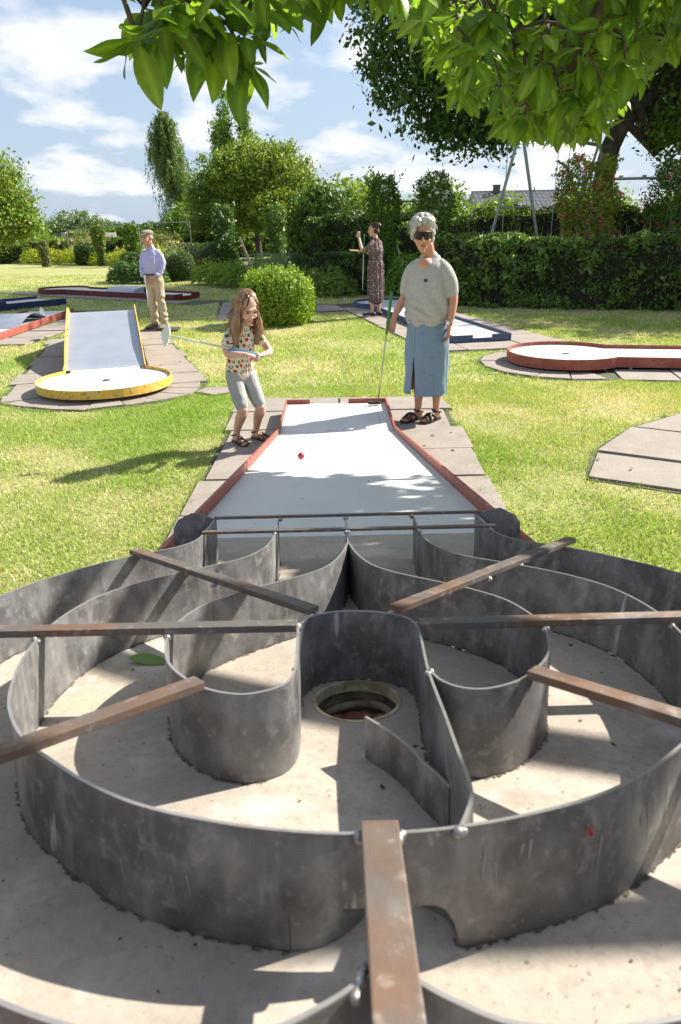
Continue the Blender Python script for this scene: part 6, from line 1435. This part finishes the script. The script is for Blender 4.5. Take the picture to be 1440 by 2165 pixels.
# falling sheets to the chest in front and down the back
for sx in (-1, 1):
    t0 = hp(sx*.072, .0, -.03); loft(hb, [tuple(hp(sx*.060, -.005, .045))+(.022, .045), tuple(t0)+(.020, .046), (sx*.092+.004, -.105, .945, .028, .050), (sx*.096+.004, -.095, .87, .030, .046), (sx*.086, -.080, .79, .018, .028)], side=(1, 0, 0), n=12)
loft(hb, [tuple(hp(0, .075, .03))+(.074, .034), tuple(hp(0, .085, -.06))+(.080, .030), (0, .015, .93, .092, .030), (0, .045, .85, .088, .024), (0, .055, .80, .07, .016)], side=(1, 0, 0), n=14)
fuse(hb, 'hair', M['brownhair'], gi, .0050, 3, disp=lambda x, y, z: .0035*math.sin(x*260+y*90+noise.noise(Vector((x*10, y*10, z*4)))*6))
R_ = []; rr = random.Random(8)
for k in range(420):
    a = rr.uniform(.62, 2*math.pi-.62); rx_ = math.sin(a); ry_ = -math.cos(a)
    p0 = Vector((rx_*.02, .01+ry_*.03, .125)); p1 = Vector((rx_*.080, .02+ry_*.085, .06)); p2 = Vector((rx_*.088, .025+ry_*.088, -.03)); q1 = hp(*p0); q2 = hp(*p1); q3 = hp(*p2); L = rr.uniform(.12, .27)
    dr = Vector((rx_*.25+rr.gauss(0, .10), ry_*.12-.05+rr.gauss(0, .12), -1)).normalized(); q4 = q3+dr*L*.5; q5 = q3+dr*L+Vector((rr.gauss(0, .012), rr.gauss(0, .012), 0))
    if q4.y > -.04 and abs(q4.x) < .12: q4.y = max(q4.y, .035); q5.y = max(q5.y, .06)
    R_.append([tuple(x) for x in crom([q1, q2, q3, q4, q5], 3)])
for k in range(46):   # loose fringe over the brow
    sx = rr.choice((-1, 1)); R_.append([tuple(x) for x in crom([hp(sx*.004, -.02, .128), hp(sx*rr.uniform(.03, .05), -.078, .085), hp(sx*rr.uniform(.055, .068), -.070, .02), hp(sx*rr.uniform(.066, .078), -.045, -.06)+Vector((0, 0, -rr.uniform(0, .05)))], 3)])
strands('hair_strands', R_, M['brownhair'], gi, r_=.0026)['kind'] = 'stuff'
sandal(gi, (-.082, .045), (.05, -1), M['brownleather'], .84, style=1); sandal(gi, (.095, .04), (.30, -1), M['brownleather'], .84, style=1)
w1 = lw(gi, (.055, -.275, .715)); w0 = lw(gi, (-.075, -.235, .742)); dcl = (Vector((-1.24, 5.22, .895))-w1).normalized(); 
gpe = w1+dcl*.27; tip = w1+dcl*.76
cl2 = club('toy like club with a light blue grip and pale paddle head swung by the girl', tuple(w1+dcl*.01), tuple(gpe), tuple(tip), 'bluegrip', shaft_r=.0085, shaft_m='paleplastic')
up_ = Vector((.28, .25, .92)); up_ = (up_-dcl*up_.dot(dcl)).normalized(); nn_ = dcl.cross(up_); pv = [(-.015, -.095), (.02, -.04), (.035, 0), (.02, .045), (-.005, .085), (-.025, .04), (-.030, 0), (-.028, -.05)]
v = [tuple(tip+dcl*p[0]+up_*p[1]+nn_*z) for z in (-.011, .011) for p in pv]; n = len(pv)
mesh_obj('club_head', v, [tuple(range(n)), tuple(reversed(range(n, 2*n)))]+[(i, n+i, n+(i+1) % n, (i+1) % n) for i in range(n)], M['paleplastic'], cl2)

# ---- man
MN = (-3.02, 12.36, .045); mn = thing('person', 'elderly man in a flat cap, lilac shirt and beige trousers standing by the yellow lane', 'person', MN, R(-18))
b = MB()
loft(b, [(0, .0, .80, .14, .10), (0, .0, .95, .14, .10), (0, .0, 1.15, .15, .10), (0, .0, 1.25, .13, .08), (0, .0, 1.31, .07, .06), (0, -.02, 1.37, .048, .05), (0, -.035, 1.42, .048, .05)], n=16)
gm_ = head(b, (-.01, -.055, 1.475), R(-12), R(4), 1.02)
for sx in (-1, 1):
    loft(b, [(sx*.145, 0, 1.20, .042, .042), (sx*.180, .0, 1.06, .038, .038), (sx*.170, -.06, .93, .033, .033), (sx*.10, -.15, .865, .027, .027), (sx*.06, -.18, .845, .024, .022)])
    hand(b, (sx*.06, -.18, .845), (-sx*.7, -.35, -.5), (0, .2, -1), .95, .5, sx)
    loft(b, [(sx*.08, .0, .30, .04, .04), (sx*.085, .0, .10, .035, .035)])
fuse(b, 'body', M['skin_old'], mn, .0075, 3); face_bits(gm_, mn, 1.02)
M['lilac'] = mat('lilac_cotton_shirt', (.40, .40, .62), .85, layers=[('noise', 12, 4, .4, .65, (.46, .46, .66), .5)], bump=(150, .2, .003), spec=.15)
b = MB(); loft(b, [(0, .0, .885, .150, .115), (0, .0, .93, .168, .132), (0, -.005, 1.08, .168, .128), (0, .0, 1.19, .160, .112), (0, .005, 1.265, .118, .082), (0, .0, 1.315, .062, .062)], n=20, sub=4)
for sx in (-1, 1): loft(b, [(sx*.10, 0, 1.245, .048, .055), (sx*.158, .0, 1.19, .052, .056), (sx*.188, .0, 1.07, .052, .054), (sx*.180, -.05, .955, .046, .046), (sx*.135, -.120, .895, .043, .043)], side=(0, 1, 0), n=14)
fuse(b, 'shirt', M['lilac'], mn, .0075, 3, disp=lambda x, y, z: .006*math.sin(z*45+x*22+noise.noise(Vector((x*5, y*5, z*5)))*5)*(1 if z < 1.1 else .4)+fbm(x, y, z, 14, .008)+.003)
pk = MB().box((.075, -.128, 1.13), (.10, .012, .12)).build('shirt_pocket', M['lilac'], mn, bevel=.003)
cb = MB()
for sx in (-1, 1): cb.add([(0, -.075, 1.30), (sx*.055, -.06, 1.355), (sx*.062, .0, 1.37), (sx*.075, -.05, 1.30), (sx*.035, -.095, 1.275)], [(0, 1, 3, 4), (1, 2, 3)])
cb.build('collar', M['lilac'], mn)
M['beige'] = mat('beige_trouser_cotton', (.40, .335, .235), .85, layers=[('noise', 8, 4, .4, .65, (.46, .395, .29), .6)], bump=(120, .25, .003), spec=.15)
b = MB(); loft(b, [(0, .0, .76, .160, .125), (0, .0, .84, .160, .125), (0, .0, .90, .148, .115)], n=20)
for sx, ax in ((-1, -.075), (1, .105)): loft(b, [(sx*.075, .0, .80, .088, .10), (sx*.080, -.005, .62, .082, .088), (sx*.082, -.01, .45, .070, .075), (ax, .0, .25, .062, .068), (ax, -.005, .09, .060, .070)], n=16)
fuse(b, 'trousers', M['beige'], mn, .0075, 3, disp=lambda x, y, z: .007*math.sin(z*38+x*30+noise.noise(Vector((x*5, y*5, z*5)))*6)*(1 if z < .6 else .4)+fbm(x, y, z, 12, .009))
bt = MB(); bt.tube([(math.cos(a)*.158, math.sin(a)*.124, .895) for a in np.linspace(0, 2*math.pi, 30)], .018, 6, False, flat=.5); bt.build('belt', M['brownleather'], mn, smooth=True)
M['capcloth'] = mat('olive_cap_cloth', (.22, .20, .155), .9); M['trainer'] = mat('grey_brown_trainer', (.14, .11, .09), .75)
b = MB(); 
for (x, y, z, a, b_, e) in ((0, .018, .072, .088, .108, .052), (0, -.03, .080, .075, .08, .034)): t = MB().sphere((0, 0, 0), 1, 14, 9, (a, b_, e)); b.add([gm_(x+q[0], y+q[1], z+q[2]) for q in t.v], t.f)
cp = fuse(b, 'flat_cap', M['capcloth'], mn, .007, 3)
b = MB(); t = MB().sphere((0, 0, 0), 1, 14, 8, (.066, .062, .010)); b.add([gm_(q[0], -.105+q[1], .060+q[2]+q[1]*.25) for q in t.v], t.f); b.build('cap_brim', M['capcloth'], cp, smooth=True)
b = MB(); t = MB().sphere((0, 0, 0), 1, 12, 8, (.078, .07, .05)); b.add([gm_(q[0], .035+q[1], .0+q[2]) for q in t.v], t.f); b.build('hair', M['greyhair'], mn, smooth=True)
for ax, d in ((-.075, (-.35, -1)), (.105, (.05, -1))):
    dv = Vector((d[0], d[1], 0)).normalized(); b = MB(); loft(b, [(ax-dv.x*.04, -dv.y*.04, .05, .038, .045), (ax+dv.x*.05, dv.y*.05, .052, .044, .042), (ax+dv.x*.14, dv.y*.14, .036, .048, .030), (ax+dv.x*.20, dv.y*.20, .030, .038, .022)], side=(-dv.y, dv.x, 0), n=12); sho = b.build('shoe', M['trainer'], mn, smooth=True)
mcp = lw(mn, (-.02, -.25, .80)); club('thin white club hanging straight down from the hands of the man', tuple(mcp+Vector((0, 0, .10))), tuple(mcp-Vector((0, 0, .08))), tuple(mcp-Vector((0, 0, .42))), 'whitepaint', shaft_m='whitepaint')

# ---- woman in the long dress, seen from behind
LD = (.86, 13.78, .022); ld = thing('person', 'dark haired woman in a long flowered dress photographing with her back half turned', 'person', LD, R(-128))
b = MB()
for sx, ay in ((-.07, .03), (.075, -.03)): loft(b, [(sx, ay, .60, .06, .06), (sx, ay, .32, .048, .052), (sx, ay, .08, .030, .033)]); foot(b, (sx, ay, .06), (sx*1.5, -1), 1.0)
loft(b, [(0, .0, .85, .15, .11), (0, .0, 1.05, .125, .10), (0, .0, 1.22, .155, .105), (0, .0, 1.32, .14, .08), (0, .0, 1.375, .065, .055), (0, -.015, 1.43, .043, .045), (0, -.03, 1.49, .043, .045)], n=16)
gd = head(b, (0, -.05, 1.555), R(8), R(6), 1.0)
loft(b, [(.15, 0, 1.30, .042, .042), (.19, -.10, 1.22, .038, .038), (.17, -.20, 1.22, .034, .034), (.10, -.30, 1.36, .026, .026), (.075, -.33, 1.41, .022, .022)])
hand(b, (.075, -.335, 1.415), (-.1, -.25, 1), (-.8, -.2, 0), .95, .8, 1)
loft(b, [(-.15, 0, 1.30, .042, .042), (-.20, -.06, 1.17, .038, .038), (-.20, -.14, 1.10, .034, .034), (-.12, -.27, 1.15, .026, .026), (-.09, -.31, 1.17, .022, .022)])
hand(b, (-.09, -.315, 1.172), (.25, -1, .1), (.2, 0, -1), .95, .7, -1)
fuse(b, 'body', M['skin_fair'], ld, .0075, 3); face_bits(gd, ld, 1.0)
M['dress'] = mat('dark_flowered_dress', (.105, .075, .075), .85, layers=[('vor', 26, 0, .28, .20, (.62, .50, .45), 1.0), ('vor', 60, 0, .26, .14, (.50, .38, .36), .9), ('noise', 16, 4, .55, .72, (.16, .10, .10), .7)], bump=(150, .2, .003), spec=.2)
b = MB(); loft(b, [(0, .0, .33, .165, .135), (0, .0, .50, .168, .14), (0, .0, .75, .172, .14), (0, .0, .93, .165, .135), (0, .0, 1.03, .138, .112), (0, .0, 1.06, .138, .112), (0, .0, 1.20, .165, .125), (0, .0, 1.31, .150, .09), (0, .0, 1.372, .075, .062)], n=22, sub=4)
for sx in (-1, 1): loft(b, [(sx*.10, 0, 1.33, .048, .05), (sx*.165, -.02, 1.275, .056, .058), (sx*.198, -.055, 1.19, .054, .056)], side=(0, 1, 0), n=14)
fuse(b, 'dress', M['dress'], ld, .0075, 3, disp=lambda x, y, z: .011*math.sin(math.atan2(y, x)*9+z*1.5)*(1 if z < .95 else .45)+fbm(x, y, z, 9, .009)+.004)
bt = MB(); bt.tube([(math.cos(a)*.142, math.sin(a)*.116, 1.045) for a in np.linspace(0, 2*math.pi, 30)], .012, 6, False, flat=.5); bt.build('belt', M['dress'], ld, smooth=True)
M['darkhair'] = mat('dark_brown_hair', (.030, .016, .012), .45, layers=[('noise', 30, 4, .5, .7, (.11, .05, .035), .7)], spec=.5)
b = MB()
for (x, y, z, a, b_, e) in ((0, .030, .050, .082, .092, .076), (0, .055, -.01, .07, .05, .07), (0, .10, .07, .055, .048, .048)): t = MB().sphere((0, 0, 0), 1, 14, 9, (a, b_, e)); b.add([gd(x+q[0], y+q[1], z+q[2]) for q in t.v], t.f)
fuse(b, 'hair', M['darkhair'], ld, .006, 2, disp=lambda x, y, z: .006*math.sin(x*120+z*90+y*60)+fbm(x, y, z, 30, .008))
for sx, ay in ((-.07, .03), (.075, -.03)):
    dv = Vector((sx*1.5, -1, 0)).normalized(); b = MB(); loft(b, [(sx-dv.x*.045, ay-dv.y*.045, .045, .036, .038), (sx+dv.x*.06, ay+dv.y*.06, .04, .042, .034), (sx+dv.x*.16, ay+dv.y*.16, .03, .046, .026), (sx+dv.x*.20, ay+dv.y*.20, .028, .034, .02)], side=(-dv.y, dv.x, 0), n=12); b.build('clog', mat('dark_violet_clog', (.05, .04, .06), .5) if ay > 0 else bpy.data.materials['dark_violet_clog'], ld, smooth=True)
pw = lw(ld, (.045, -.40, 1.49)); ph = MB().box((0, 0, 0), (.075, .010, .15)).build('phone', mat('black_phone', (.015, .015, .018), .2), bevel=.003); ph.location = pw; ph.rotation_euler = (0, 0, R(-128)); tag(ph, 'black phone held up by the woman in the long dress', 'phone')
cw = lw(ld, (-.045, -.41, 1.16)); cwh = Vector((.60, 13.62, .52))
cl3 = club('club with a long green grip standing in front of the woman in the dress', (cwh.x+.035, cwh.y, 1.50), (cwh.x+.02, cwh.y, 1.16), tuple(cwh), 'greengrip', shaft_m='paleplastic')
MB().sphere(tuple(cwh), .028, 10, 6, (1.6, .7, .7)).build('club_head', M['blackrub'], cl3, smooth=True)
sc_ = MB().box((0, 0, 0), (.19, .13, .006)).build('score_card', mat('brown_clipboard', (.28, .16, .09), .7), bevel=.002); sc_.location = cw+Vector((-.10, .02, .035)); sc_.rotation_euler = (R(10), R(4), R(20)); tag(sc_, 'small brown clipboard in the lower hand of the dress woman', 'clipboard')
